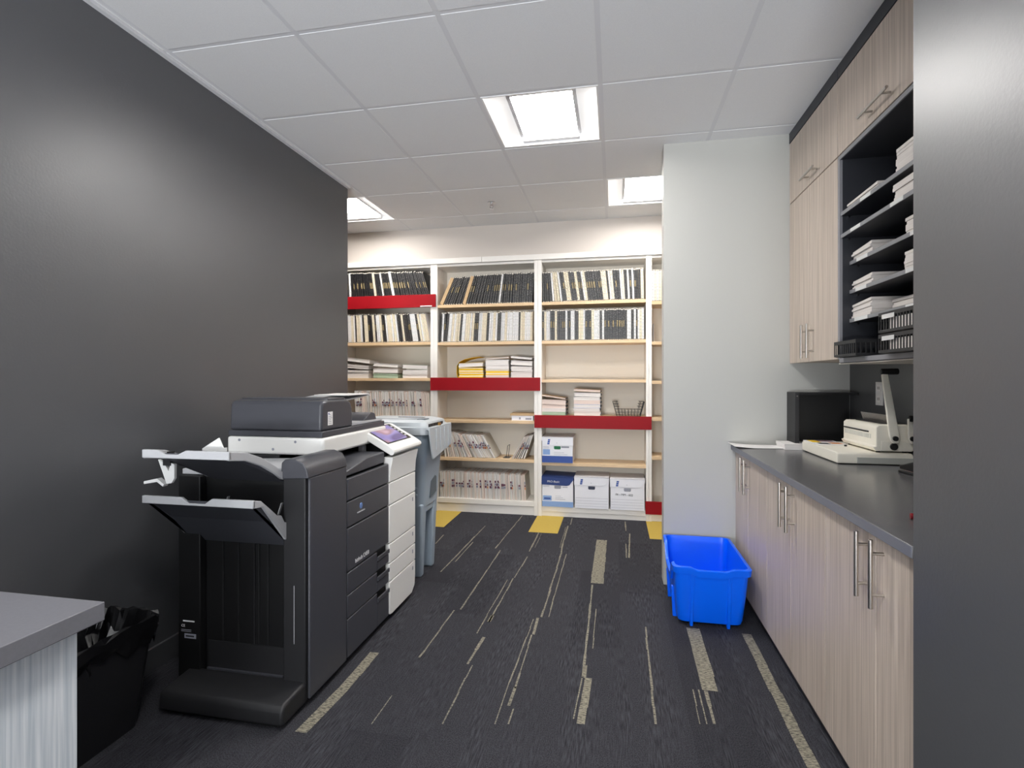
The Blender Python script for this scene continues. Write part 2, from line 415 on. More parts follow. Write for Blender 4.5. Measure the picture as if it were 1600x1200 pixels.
# rear wall with an unseen window, added to let the fill light in
m = MB()
m.box(XL, -1.65, -3.5, -3.38, 0, CEIL + .14, M_LIGHTWALL); m.box(.41, .676, -3.5, -3.38, 0, CEIL + .14, M_LIGHTWALL)
m.box(-1.65, .41, -3.5, -3.38, 0, .35, M_LIGHTWALL); m.box(-1.65, .41, -3.5, -3.38, 2.45, CEIL + .14, M_LIGHTWALL)
struct(m.build('wall_rear', smooth=False))
m = MB()
for a in (-1.65, -.64, .36): m.box(a, a + .05, -3.47, -3.40, .35, 2.45, M_WHITEMETAL)
m.box(-1.65, .41, -3.47, -3.40, .35, .40, M_WHITEMETAL); m.box(-1.65, .41, -3.47, -3.40, 2.40, 2.45, M_WHITEMETAL)
wn = struct(m.build('added_window_1', smooth=False))
MB().add([(-1.6, -3.435, .4), (.36, -3.435, .4), (.36, -3.435, 2.4), (-1.6, -3.435, 2.4)], [(0, 1, 2, 3)], M_GLASS).build('pane', wn, smooth=False)

# ceiling lights
def ceiling_light(i, j, label):
    x0, x1 = GX + i * GS + .012, GX + (i + 1) * GS - .012; y0, y1 = GY + j * GS + .012, GY + (j + 1) * GS - .012
    t = thing('ceiling_light', label, 'ceiling light', ((x0 + x1) / 2, (y0 + y1) / 2, CEIL), 'recessed ceiling lights')
    m = MB(); w = .010
    for a, b, c, d in ((x0, x1, y0, y0 + w), (x0, x1, y1 - w, y1), (x0, x0 + w, y0 + w, y1 - w), (x1 - w, x1, y0 + w, y1 - w)): m.box(a, b, c, d, CEIL - .003, CEIL + .105, M_WHITEMETAL)
    m.box(x0, x1, y0, y1, CEIL + .100, CEIL + .115, M_WHITEMETAL)
    m.build('frame', t, bevel=.001)
    a, b = x0 + .125, x1 - .125; LZ = CEIL + .070
    for xa, xb in ((x0 + w, a - .012), (x1 - w, b + .012)):      # sloped side wings, reflected lamp light imitated by emission
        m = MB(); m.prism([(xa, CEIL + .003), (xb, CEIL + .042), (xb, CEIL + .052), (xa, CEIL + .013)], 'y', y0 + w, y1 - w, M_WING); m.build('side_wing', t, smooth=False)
    for xa in (a - .012, b - .008):
        m = MB(); m.box(xa, xa + .020, y0 + .046, y1 - .046, CEIL + .034, LZ + .02, M_TBAR); m.build('lamp_shield', t, smooth=False)
    for ya, yb in ((y0 + w, y0 + .045), (y1 - .045, y1 - w)):
        MB().box(a, b, ya, yb, CEIL + .010, LZ + .02, M_WHITEMETAL).build('end_plate', t, smooth=False)
    m = MB(); n = 10; pts = []
    for q in range(n + 1):
        s_ = q / n; pts.append((a + (b - a) * s_, LZ - .012 * math.sin(PI * s_)))
    pts += [(b, LZ + .02), (a, LZ + .02)]
    m.prism(pts, 'y', y0 + .047, y1 - .047, M_LENS)
    m.build('diffuser', t)
    return t
LL = ['square recessed ceiling light nearest the camera in view', 'square ceiling light near the bookcases, half hidden by the pale wall', 'square ceiling light at far left beyond the dark wall end',
      'square ceiling light overhead above the aisle behind the camera', 'rearmost square ceiling light close to the added window']
for (i, j), l in zip(LIGHTS, LL): ceiling_light(i, j, l)
# sprinkler
t = thing('sprinkler_head', 'small chrome fire sprinkler head hanging from a ceiling tile', 'sprinkler', (-.969, 4.09, CEIL - .002))
x, y = -.969, 4.09
MB().cyl((x, y, CEIL - .008), (x, y, CEIL - .002), .034, M_CHROME, seg=20).build('escutcheon', t, bevel=.002)
m = MB(); m.cyl((x, y, CEIL - .03), (x, y, CEIL - .008), .009, M_CHROME)
for s_ in (-1, 1): m.cyl((x + s_ * .009, y, CEIL - .026), (x + s_ * .012, y, CEIL - .042), .003, M_CHROME); m.cyl((x + s_ * .012, y, CEIL - .042), (x, y, CEIL - .055), .003, M_CHROME)
m.build('frame', t)
MB().cyl((x, y, CEIL - .058), (x, y, CEIL - .055), .017, M_CHROME, seg=16).build('deflector', t)

# ================================================================== BOOKCASES
BX = [-2.661, -1.671, -0.681, 0.295, 1.285]
SHELF = [[2.00, 1.594, 1.25, .88, .505, .10], [1.94, 1.588, 1.24, .86, .505, .125], [1.94, 1.588, 1.238, .91, .487, .09], [1.92, 1.568, 1.226, .905, .565, .10]]
REDI = [0, 2, 3, 5]
BLAB = ['cream bookcase bay at left with red fascia under its top books', 'cream bookcase bay with red fascia below the yellow binders', 'cream bookcase bay with red fascia above the white file boxes', 'cream bookcase bay at far right, mostly hidden by the pale wall']
BAYN = ['left bay', 'second bay', 'third bay', 'far right bay']
for b in range(4):
    x0, x1 = BX[b] + .0004, BX[b + 1] - .0004
    t = thing('bookcase', BLAB[b], 'bookcase', ((x0 + x1) / 2, YB, 0), 'built-in bookcase bays')
    tl = .034 if b < 3 else .024; tr = .034 if b != 2 else .024
    MB().box(x0, x0 + tl, YB, 5.005, .0, 2.322, M_SHELFWHITE).build('side_panel', t, bevel=.0015)
    MB().box(x1 - tr, x1, YB, 5.005, .0, 2.322, M_SHELFWHITE).build('side_panel', t, bevel=.0015)
    MB().box(x0 + tl, x1 - tr, 4.995, 5.005, .07, 2.322, M_SHELFIN).build('back_panel', t)
    MB().box(x0 + tl, x1 - tr, YB + .012, 4.995, 2.30, 2.322, M_SHELFWHITE).build('top_panel', t)
    MB().box(x0 + tl, x1 - tr, YB + .015, YB + .03, 0, .075, M_SHELFWHITE).build('kickboard', t)
    for q, z in enumerate(SHELF[b]):
        if q == 5:
            MB().box(x0 + tl, x1 - tr, YB + .004, 4.995, z - .045, z, M_SHELFWHITE).build('bottom_shelf', t, bevel=.0015)
        else:
            MB().box(x0 + tl, x1 - tr, YB + .008, 4.995, z - .028, z, M_MAPLE).build('shelf', t, bevel=.0015)
    q = REDI[b]
    zr = {0: (1.92, 2.04), 1: (1.135, 1.255), 2: (.80, .915), 3: (.066, .177)}[b]
    MB().box(BX[b] - .03 + (0 if b else .03), BX[b + 1] + .022 - (.02 if b == 3 else 0), YB - .018, YB, zr[0], zr[1], M_RED).build('red_fascia', t, bevel=.0015)
    if b == 0:
        MB().box(-1.80, -1.685, YB - .0195, YB - .018, 1.924, 1.934, M_WHITEP).build('label_strip', t)

# ---------------------------------------------------------------- comb-bound books
def book_mesh(kind, t, h, d, gold):
    """local: x 0..t, y 0..d (spine at y=0), z 0..h"""
    m = MB(); cov = {'black': M_BOOKB, 'white': M_PAPER, 'cream': M_CREAM, 'navy': M_BOOKN, 'tan': M_TAN, 'binder': M_WHITEP}[kind]
    c = .0012
    m.box(c, t - c, .006, d - .001, .001, h - .001, M_PAPERV)
    m.box(0, c, .004, d, 0, h, cov); m.box(t - c, t, .004, d, 0, h, cov)
    if kind in ('tan', 'binder'):
        m.box(0, t, .0, .004, 0, h, cov)
    return m
def comb_mesh(kind, t, h, gold, white_comb):
    m = MB(); cm = (M_CREAM if t > .019 else M_PAPER) if white_comb else M_BOOKB
    n = 19; p = (h - .02) / n; r = t * .5
    for k in range(n):
        z = .01 + p * k
        m.box(.0004, t - .0004, -.004, .006, z, z + p * .76, cm)
    m.box(t * .12, t * .88, .001, .006, .008, h - .008, M_BOOKB if white_comb else M_PAPERV)
    if gold:
        z0, z1 = h * .42, h * .62
        m.box(t * .2, t * .8, -.0048, -.003, z0, z1, M_GOLD)
    return m
PROTO = {}
def book_proto(kind, ti, h, gold, wc):
    key = (kind, ti, h, gold, wc)
    if key not in PROTO:
        t = ti / 1000.0
        a = book_mesh(kind, t, h, .215, gold)
        oa = a.build('bound_book', smooth=False); ma = oa.data; bpy.data.objects.remove(oa)
        mb_ = None
        if kind not in ('tan', 'binder'):
            ob = comb_mesh(kind, t, h, gold, wc).build('comb_spine', smooth=False); mb_ = ob.data; bpy.data.objects.remove(ob)
        PROTO[key] = (ma, mb_)
    return PROTO[key]
ORD = lambda n: '%d%s' % (n, 'th' if 10 <= n % 100 <= 20 else {1: 'st', 2: 'nd', 3: 'rd'}.get(n % 10, 'th'))
def place_row(objs, xa, xb, z, yf, angf, make):
    """stand items side by side without overlap; angf(s)=lean to the left at fraction s; make(i, x, z, a)"""
    prev = None; out = []
    for i, (t, h) in enumerate(objs):
        s_ = 0 if prev is None else (prev[0][0] - xa) / (xb - xa)
        a = angf(s_, i)
        ux, uz = -math.sin(a), math.cos(a); wx, wz = math.cos(a), math.sin(a)
        bz = 0.0 if a >= 0 else t * math.sin(-a)
        if prev is None: bx = xa + (h * math.sin(a) if a > 0 else 0)
        else:
            (BRx, BRz), (TRx, TRz) = prev[0], prev[1]
            c = []
            for qx, qz in ((BRx, BRz), (TRx, TRz)): c.append(qx + (qz - bz) * math.tan(a))
            # own left corners against previous right face
            dz = TRz - BRz; sl = (TRx - BRx) / dz
            c.append(BRx + sl * (bz - BRz))
            c.append(BRx + sl * (bz + h * uz - BRz) - h * ux)
            bx = max(c[0], c[2], c[1] if True else 0, c[3]) + .0006
        br = (bx + t * wx, bz + t * wz); tr = (br[0] + h * ux, br[1] + h * uz)
        if max(br[0], tr[0]) > xb: break
        make(i, bx, z + bz + .0005, a); out.append(i); prev = (br, tr)
    return len(out)
COLW = {'black': 'black', 'white': 'white', 'cream': 'cream', 'navy': 'navy', 'tan': 'tan', 'binder': 'plain white'}
def book_row(bay, rown, xa, xb, z, seq, ang, seed, depth=.215):
    r = random.Random(seed); specs = []
    for kd in seq:
        if kd == 'white' and r.random() < .35: kd = 'cream'
        ti = {'tan': 30, 'binder': 26}.get(kd, r.choice((14, 17, 17, 20, 20, 23)))
        h = r.choice((.276, .280, .283)) if kd != 'tan' else .27
        specs.append((kd, ti, h, kd in ('black', 'navy') and r.random() < .5, kd in ('white', 'cream') and r.random() < .85))
    def make(i, x, zz, a):
        kd, ti, h, g, wc = specs[i]
        ma, mb_ = book_proto(kd, ti, h, g, wc)
        o = bpy.data.objects.new('bound_book', ma); COL.objects.link(o)
        o.location = (x, YB + .022 + r.uniform(0, .012), zz); o.rotation_euler = (0, -a, 0)
        nm = '%s %s book%s, %s from left, %s, %s' % (COLW[kd], 'comb-bound' if mb_ else 'hard-backed', ' with gold lettering' if g else '', ORD(i + 1), rown, BAYN[bay])
        tag(o, nm, 'book', 'bound books on the %s of the %s' % (rown, BAYN[bay]))
        if mb_:
            c = bpy.data.objects.new('comb_spine', mb_); COL.objects.link(c); c.parent = o
    place_row([(s[1] / 1000., s[2]) for s in specs], xa, xb, z, YB, ang, make)
def seq(spec):
    o = []
    for tok in spec.split():
        k = {'b': 'black', 'w': 'white', 'c': 'cream', 'n': 'navy', 't': 'tan', 'f': 'binder'}[tok[0]]
        o += [k] * (int(tok[1:]) if len(tok) > 1 else 1)
    return o
book_row(0, 'top shelf', -2.625, -1.707, 2.00, seq('b3 f b12 w b3 c b4 f b30'), lambda s, i: .02 + .30 * s, 11)
book_row(0, 'second shelf', -2.625, -1.707, 1.594, seq('w7 b w6 b2 w b c3 b2 w c4 w b2 w b2 n2 w3 b w12'), lambda s, i: .02 + .16 * s, 12)
book_row(1, 'top shelf', -1.62, -.717, 1.94, seq('t b8 t b6 b3 b4 w b6 n b20'), lambda s, i: -.42 + .36 * min(1, s * 1.3), 13)
book_row(1, 'second shelf', -1.62, -.717, 1.588, seq('b w b w14 b2 w8 c w4 c4 w c12'), lambda s, i: -.05 if s < .05 else -.10 + .09 * s, 14)
book_row(2, 'top shelf', -.645, .27, 1.94, seq('b4 c3 w b2 w c b3 w b2 c2 b6 n c4 w2 b2 w2 b c b w b c20'), lambda s, i: .02 + .12 * min(1, s * 5) if s < .5 else .14 - .26 * (s - .5), 15)
book_row(2, 'second shelf', -.645, .27, 1.588, seq('b w3 b2 w b4 w b2 w2 b c3 w b3 w4 b w b10 n w c b w b w3 w b2 w2 b6'), lambda s, i: .0, 16)
book_row(3, 'top shelf', .322, .62, 1.92, seq('w2 c3 b w2 c4 b w6'), lambda s, i: .0, 17)

# ---------------------------------------------------------------- file folders
FP = {}
def folder_proto(k):
    if k not in FP:
        r = random.Random(100 + k); m = MB(); t = .007 + .003 * (k % 4); h = .235 + .004 * (k % 3); d = .255
        base = [M_PAPER, M_PINK, M_PAPER, M_PINK, M_PAPER, M_PAPER][k % 6]
        n = 2 + k % 3
        for q in range(n):
            x0 = t * q / n; dz = r.uniform(0, .008)
            m.box(x0 + .0004, x0 + t / n - .0004, r.uniform(0, .006), d, 0.0, h - dz, base if q % 2 == 0 else M_PAPERV)
        cols = [M_PURP, M_TEXTG, M_PURP, M_ORANGE, M_PURP, M_TEXTG]
        zz = h * .42
        for q in range(r.choice((0, 2, 3))):
            hh = r.uniform(.012, .026); m.box(0, t, -.001, .001, zz, zz + hh, cols[(k + q) % 6]); zz += hh + .006
        m.box(0, .0006, -.001, d * .9, h * .55, h + .006, base)
        o = m.build('file_folder', smooth=False); FP[k] = (o.data, t, h); bpy.data.objects.remove(o)
    return FP[k]
def folder_row(bay, rown, xa, xb, z, n, ang, seed, lab='pale paper file'):
    r = random.Random(seed); ks = [r.randrange(12) for _ in range(n)]
    def make(i, x, zz, a):
        o = bpy.data.objects.new('file_folder', folder_proto(ks[i])[0]); COL.objects.link(o)
        o.location = (x, YB + .02 + r.uniform(0, .02), zz); o.rotation_euler = (0, -a, 0)
        tag(o, '%s, %s from left, %s, %s' % (lab, ORD(i + 1), rown, BAYN[bay]), 'file folder', 'paper files on the %s of the %s' % (rown, BAYN[bay]))
    place_row([folder_proto(k)[1:] for k in ks], xa, xb, z, YB, ang, make)
folder_row(0, 'fourth shelf', -2.5, -1.71, .88, 60, lambda s, i: .03 + .05 * s, 21, 'pale file with dark red markings')
folder_row(1, 'fifth shelf', -1.60, -1.02, .505, 30, lambda s, i: .12 + .40 * min(1, s * 1.8), 22, 'leaning pale paper file')
folder_row(1, 'fifth shelf end', -.93, -.717, .505, 12, lambda s, i: -.52 + .38 * s, 23, 'paper file leaning right')
folder_row(1, 'bottom shelf', -1.62, -.78, .125, 70, lambda s, i: .0 + .06 * s, 24, 'upright worn white paper file')
# bookend
t = thing('bookend', 'black wire bookend between the leaning paper files', 'bookend', (-.985, YB + .12, .505))
m = MB(); 
for y in (YB + .07, YB + .17): m.cyl((-.99, y, .508), (-.975, y, .62), .0025, M_WIRE, seg=8)
m.cyl((-.975, YB + .07, .62), (-.975, YB + .17, .62), .0025, M_WIRE, seg=8); m.box(-1.02, -.96, YB + .06, YB + .18, .5055, .5075, M_WIRE)
m.build('wire_loop', t)
t = thing('bookend', 'grey metal bookend standing alone in the far right bay', 'bookend', (.36, YB + .1, 1.568))
m = MB(); m.box(.335, .337, YB + .03, YB + .15, 1.568, 1.73, M_TRAY); m.box(.335, .44, YB + .03, YB + .15, 1.5685, 1.570, M_TRAY); m.build('plate', t)
for z_ in (1.64, 1.655, 1.67): pass

# ---------------------------------------------------------------- flat paper bundles with clips
def bundle(x0, x1, z0, h, label, group, sheets='w', cover=None, tilt=0.0, clip='l', yf=None, depth=.21, rz=0.0, cat='paper bundle'):
    yf = YB + .03 if yf is None else yf
    cx = (x0 + x1) / 2; lz = z0 + .0005 + abs(math.sin(tilt)) * (x1 - x0) / 2
    t = thing('paper_bundle', label, cat, (cx, yf + depth / 2, lz), group); t.rotation_euler = (0, tilt, rz)
    m = MB(); r = random.Random(int(abs(cx * 1000) + z0 * 7000)); n = max(2, int(h / .008)); dz = h / n
    pm = {'w': M_PAPERE, 'y': M_YELLOW, 'g': M_GREENP, 'c': M_PINK}[sheets]
    for q in range(n):
        a, b = r.uniform(-.003, .003), r.uniform(-.003, .003)
        m.box(x0 + a + .004, x1 + a - .004, yf + b + .003, yf + depth + b - .003, lz + dz * q, lz + dz * (q + 1) - .0003, pm if not (sheets == 'y' and q % 3 == 1) else M_PAPERE)
    m.build('pages', t, smooth=False)
    if cover is not None:
        m = MB(); m.box(x0, x1, yf, yf + depth, lz + h - .0003, lz + h + .0015, cover); m.box(x0, x1, yf, yf + depth, lz - .0004, lz + .0008, cover)
        m.build('cover', t, smooth=False)
    if clip:
        s_ = -1 if clip == 'l' else 1; xe = x0 if clip == 'l' else x1
        m = MB()
        for yy in (yf + .02, yf + depth * .6):
            m.prism([(xe + s_ * .009, lz + h * .5), (xe - s_ * .008, lz - .001), (xe - s_ * .008, lz + h + .002)], 'y', yy, yy + .03, M_BLACK)
        m.build('binder_clip', t, smooth=False)
    return t, lz + h
def pile(x0, x1, z0, specs, where, group, **kw):
    z = z0; n = len(specs)
    for q, sp in enumerate(specs):
        h, sheets, cover, tilt, dx, wh = sp
        pos = 'bottom one' if q == 0 else ('topmost' if q == n - 1 else '%s from the bottom' % ORD(q + 1))
        t, zt = bundle(x0 + dx, x1 + dx, z, h, '%s, %s %s' % (wh, pos, where), group, sheets, cover, tilt, **kw)
        z = zt + abs(math.sin(tilt)) * (x1 - x0) / 2 + .002
G = 'clipped paper bundles on the third shelf, left bay'
pile(-2.612, -2.35, 1.25, [(.045, 'w', M_PAPER, 0, 0, 'white bound papers'), (.03, 'w', M_BOOKB, .02, 0, 'dark-covered papers'), (.035, 'w', M_PAPER, .07, .0, 'tilted white papers'), (.03, 'w', M_PAPER, .12, .012, 'tilted white papers')], 'of the left pile, left bay', G)
pile(-2.305, -2.045, 1.25, [(.04, 'g', M_GREENP, .02, 0, 'greenish papers'), (.045, 'w', M_PINK, .02, 0, 'white papers'), (.03, 'w', M_PAPER, .07, 0, 'tilted white papers')], 'of the middle pile, left bay', G)
pile(-2.0, -1.745, 1.25, [(.03, 'w', M_PINK, 0, 0, 'white papers'), (.045, 'w', M_PAPER, 0, 0, 'white papers'), (.04, 'w', M_GREENP, .05, 0, 'grey-covered papers')], 'of the right pile, left bay', G)
G = 'paper bundles and yellow binders on the red shelf, second bay'
pile(-1.44, -1.20, 1.255, [(.045, 'y', M_YELLOW, 0, 0, 'yellow-covered papers'), (.045, 'y', M_YELLOW, 0, 0, 'yellow-covered papers'), (.038, 'w', M_YELLOW, -.04, 0, 'white papers under yellow cover')], 'of the yellow pile, second bay', G)
pile(-1.18, -.955, 1.255, [(.022, 'c', M_PINK, 0, 0, 'cream papers'), (.045, 'y', M_YELLOW, 0, 0, 'yellow-covered papers'), (.045, 'w', M_PAPER, 0, 0, 'white papers'), (.045, 'w', M_PAPER, 0, 0, 'white papers'), (.014, 'w', M_TAN, -.05, 0, 'tan-covered papers')], 'of the middle pile, second bay', G)
pile(-.94, -.735, 1.255, [(.05, 'w', M_PINK, 0, 0, 'white papers'), (.045, 'w', M_PAPER, .03, 0, 'white papers'), (.04, 'w', M_PAPER, .06, 0, 'white papers'), (.02, 'w', M_BOOKB, .09, 0, 'dark-topped papers')], 'of the right pile, second bay', G)
m = MB(); pl = [(-1.449, 1.2555), (-1.458, 1.30), (-1.455, 1.365), (-1.43, 1.402), (-1.38, 1.425), (-1.30, 1.442), (-1.23, 1.448)]
for (xa, za), (xb, zb_) in zip(pl, pl[1:]):
    m.hexa([(xa - .001, YB + .03, za), (xb - .001, YB + .03, zb_), (xb - .001, YB + .23, zb_), (xa - .001, YB + .23, za), (xa, YB + .03, za + .002), (xb, YB + .03, zb_ + .002), (xb, YB + .23, zb_ + .002), (xa, YB + .23, za + .002)], M_YELLOW)
tag(m.build('yellow_folder', origin=(-1.45, YB + .1, 1.2555), smooth=False), 'open yellow folder cover bending over the yellow pile', 'folder')
t, _ = bundle(-1.60, -1.47, 1.24, .012, 'thin loose papers lying left of the yellow pile', 'loose papers', 'w', M_BOOKB, 0, None)
G = 'paper bundles on the red shelf, third bay'
pile(-.665, -.43, .912, [(.03, 'g', M_GREENP, 0, 0, 'pale green papers'), (.03, 'w', M_PAPER, 0, 0, 'white papers'), (.03, 'c', M_PINK, 0, 0, 'cream papers'), (.04, 'c', M_PINK, .02, 0, 'cream papers'), (.012, 'c', M_TAN, .14, 0, 'curled tan papers')], 'of the left pile, third bay', G, clip='r')
pile(-.36, -.12, .912, [(.035, 'w', M_PINK, 0, 0, 'white papers'), (.03, 'w', M_PAPER, 0, -.006, 'white papers'), (.03, 'w', M_TEXTLB, 0, 0, 'blue-edged papers'), (.035, 'c', M_PINK, 0, 0, 'cream papers'), (.03, 'w', M_PAPER, 0, -.004, 'white papers'), (.03, 'w', M_PAPER, .02, 0, 'white papers'), (.02, 'c', M_TAN, .05, 0, 'tan-topped papers')], 'of the tall pile, third bay', G, clip='r')
m = MB(); m.box(-.47, -.30, YB + .02, YB + .2, 1.2385, 1.2405, M_CREAM); m.box(-.45, -.32, YB + .05, YB + .2, 1.2405, 1.2415, M_PAPER)
tag(m.build('loose_sheets', origin=(-.38, YB + .1, 1.2385), smooth=False), 'few loose sheets lying alone on the third shelf, third bay', 'paper')
# small box
t = thing('cardboard_box', 'small flat brown and white box on the shelf of the second bay', 'box', (-.82, YB + .1, .86))
MB().box(-.93, -.73, YB + .03, YB + .2, .8605, .905, M_BOX).build('tray', t, bevel=.001)
MB().box(-.945, -.722, YB + .026, YB + .205, .905, .925, M_TAN).build('lid', t, bevel=.001)
m = MB(); m.box(-.86, -.845, YB + .0295, YB + .03, .87, .89, M_TEXTG); m.box(-.80, -.745, YB + .0295, YB + .03, .868, .885, M_TEXTG); m.build('printed_marks', t, smooth=False)
# wire basket: crossed wires, high sides, low middle
t = thing('wire_basket', 'black wire basket tray with a low front, right end of red shelf', 'basket', (.125, YB + .1, .912))
m = MB(); wx0, wx1, wy0, wy1, z0 = .02, .225, YB + .03, YB + .2, .915
def rod(mb, a, b, r=.0022): mb.cyl(a, b, r, M_WIRE, seg=6)
fl_ = .035
for q in range(9):
    x = wx0 + (wx1 - wx0) * q / 8; xt = x + (x - (wx0 + wx1) / 2) / ((wx1 - wx0) / 2) * fl_
    hi = .125 if q in (0, 1, 7, 8) else .055
    f_ = hi / .125
    for y in (wy0, wy1): rod(m, (x, y, z0), (x + (xt - x) * f_, y, z0 + hi), .0018)
    rod(m, (x, wy0, z0), (x, wy1, z0), .0018)
for y in (wy0, wy1):
    for hh in (0, .028, .055): 
        e = fl_ * hh / .125; rod(m, (wx0 - e, y, z0 + hh), (wx1 + e, y, z0 + hh))
    for hh in (.08, .103, .125):
        e = fl_ * hh / .125
        rod(m, (wx0 - e, y, z0 + hh), (wx0 - e + .045, y, z0 + hh)); rod(m, (wx1 + e - .045, y, z0 + hh), (wx1 + e, y, z0 + hh))
for s_, xx in ((-1, wx0), (1, wx1)):
    for hh in (0, .03, .06, .095, .125): rod(m, (xx + s_ * fl_ * hh / .125, wy0, z0 + hh), (xx + s_ * fl_ * hh / .125, wy1, z0 + hh))
    for q in range(1, 6):
        y = wy0 + (wy1 - wy0) * q / 6; rod(m, (xx, y, z0), (xx + s_ * fl_, y, z0 + .125), .0018)
m.build('wire_frame', t)

# ---------------------------------------------------------------- archive boxes
def archive_box(x0, x1, z0, h, label, style, lid_tilt=0.0):
    yf = YB - .012; d = .30; t = thing('archive_box', label, 'storage box', ((x0 + x1) / 2, yf + d / 2, z0 + .0005), 'cardboard archive boxes')
    z0 += .0005; lh = .075; zb = z0 + h - lh * .25
    MB().box(x0 + .004, x1 - .004, yf + .004, yf + d - .004, z0, zb, M_BOX).build('carton', t, bevel=.0015)
    L = MB(); lm = M_BOXBLUE if style == 'navy' else M_BOX
    zt = z0 + h; Mx = Matrix.Translation((x0, 0, zt)) @ Matrix.Rotation(lid_tilt, 4, 'Y') @ Matrix.Translation((-x0, 0, -zt))
    # lid: top plate and a front flap with one slanted end
    L.box(x0, x1, yf, yf + d, zt - .004, zt, lm, Mx); 
    sl = .035
    if style == 'flip': pl = [(x0, zt), (x1, zt), (x1, zt - lh), (x0 + sl * 1.4, zt - lh), (x0, zt - lh * .35)]
    else: pl = [(x0, zt), (x1, zt), (x1, zt - lh * .2), (x1 - sl, zt - lh * .9), (x1 - sl * 1.8, zt - lh), (x0, zt - lh)]
    L.prism(pl, 'y', yf - .0, yf + .0035, lm, Mx)
    L.box(x0, x0 + .003, yf + .0035, yf + d, zt - lh * .5, zt - .004, lm, Mx); L.box(x1 - .003, x1, yf + .0035, yf + d, zt - lh * .5, zt - .004, lm, Mx)
    L.build('lid', t, bevel=.0008)
    cx = (x0 + x1) / 2; w = x1 - x0; H = MB()
    hm = {'flip': M_GREEN, 'navy': M_TEXTG, 'plain': M_BOOKN, 'written': M_TEXTG}[style]
    hz = zt - lh - .035
    H.prism([(cx - .03, hz + .028), (cx + .03, hz + .028), (cx + .03, hz + .006), (cx + .024, hz), (cx - .024, hz), (cx - .03, hz + .006)], 'y', yf + .0028, yf + .0038, hm)
    H.build('hand_hole', t, smooth=False)
    P = MB(); y0, y1 = yf + .003, yf + .0038
    if style in ('plain', 'written'):
        for q in range(4): P.box(x0 + .012, x1 - .012, y0, y1, z0 + .02 + q * .024, z0 + .0212 + q * .024, M_TEXTG)
    if style == 'flip':
        P.box(x0 + .004, x1 - .004, y0, y1, z0 + .002, z0 + .062, M_TEXTBL); P.box(x0 + .012, x0 + .075, y0, y1, z0 + .072, z0 + .12, M_TEXTLB)
        P.box(cx + .035, cx + .105, y0, y1, hz + .014, hz + .028, M_TEXTG)
        for q in range(2): P.box(cx - .03, cx + .09 - q * .03, y0, y1, z0 + .075 + q * .016, z0 + .077 + q * .016, M_TEXTG)
        for q in range(3): P.box(x0 + .012, x0 + .065, y0, y1, hz + .002 + q * .01, hz + .004 + q * .01, M_TEXTG)
    if style == 'navy':
        P.box(x0 + .004, x1 - .004, y0, y1, z0 + .002, z0 + .05, M_TEXTLB); P.box(x0 + .012, x0 + .09, y0, y1, z0 + .056, z0 + .10, M_TEXTLB)
        P.box(x0 + .022, x0 + .08, y0 - .0003, y1, z0 + .068, z0 + .082, M_TEXTBL)
        for q in range(3): P.box(cx - .02, cx + .07 - q * .02, y0, y1, z0 + .07 + q * .014, z0 + .072 + q * .014, M_TEXTG)
        P.box(x0 + .012, x0 + .07, y0, y1, hz + .018, hz + .021, M_TEXTG); P.box(cx + .045, cx + .09, y0, y1, hz + .012, hz + .017, M_TEXTG)
        P.box(cx - .031, cx - .028, y0 - .0003, y1, hz, hz + .028, M_PAPERE)
    P.build('printed_marks', t, smooth=False)
    if style != 'navy':
        Q = MB(); Q.prism([(x0 + .05, zt - lh + .008), (x0 + .07, zt - lh + .008), (x0 + .078, zt - .02), (x0 + .058, zt - .02)], 'y', yf - .0008, yf + .0002, M_TEXTBL)
        for q in range(2): Q.box(x0 + .053, x0 + .076, yf - .0012, yf - .0008, zt - lh + .022 + q * .018, zt - lh + .024 + q * .018, M_BOX)
        Q.cyl((cx - .004, yf - .0008, zt - lh * .7), (cx - .004, yf + .0002, zt - lh * .7), .003, M_TEXTG, seg=8)
        Q.build('blue_logo_strip', t, smooth=False)
    if style == 'navy':
        text('PRO-Basic', .026, (x0 + .05, yf - .0012, zt - lh + .02), (1, 0, 0), (0, 0, 1), M_TEXTW, 'printed_name', t)
    if style == 'written':
        text('06 - MM - 002', .026, (x0 + .045, yf + .0024, hz - .036), (1, 0, -.03), (.03, 0, 1), M_TEXTB, 'handwritten_number', t, shear=.15)
    return t
archive_box(-.645, -.362, .487, .232, 'white and blue box with a green hand hole, alone on upper shelf', 'flip')
archive_box(-.645, -.358, .09, .275, 'archive box with a dark navy lid, left of the bottom row', 'navy', .03)
archive_box(-.352, -.045, .09, .28, 'plain white archive box in the middle of the bottom row', 'plain')
archive_box(-.038, .262, .09, .275, 'white archive box with handwritten number, right of bottom row', 'written')

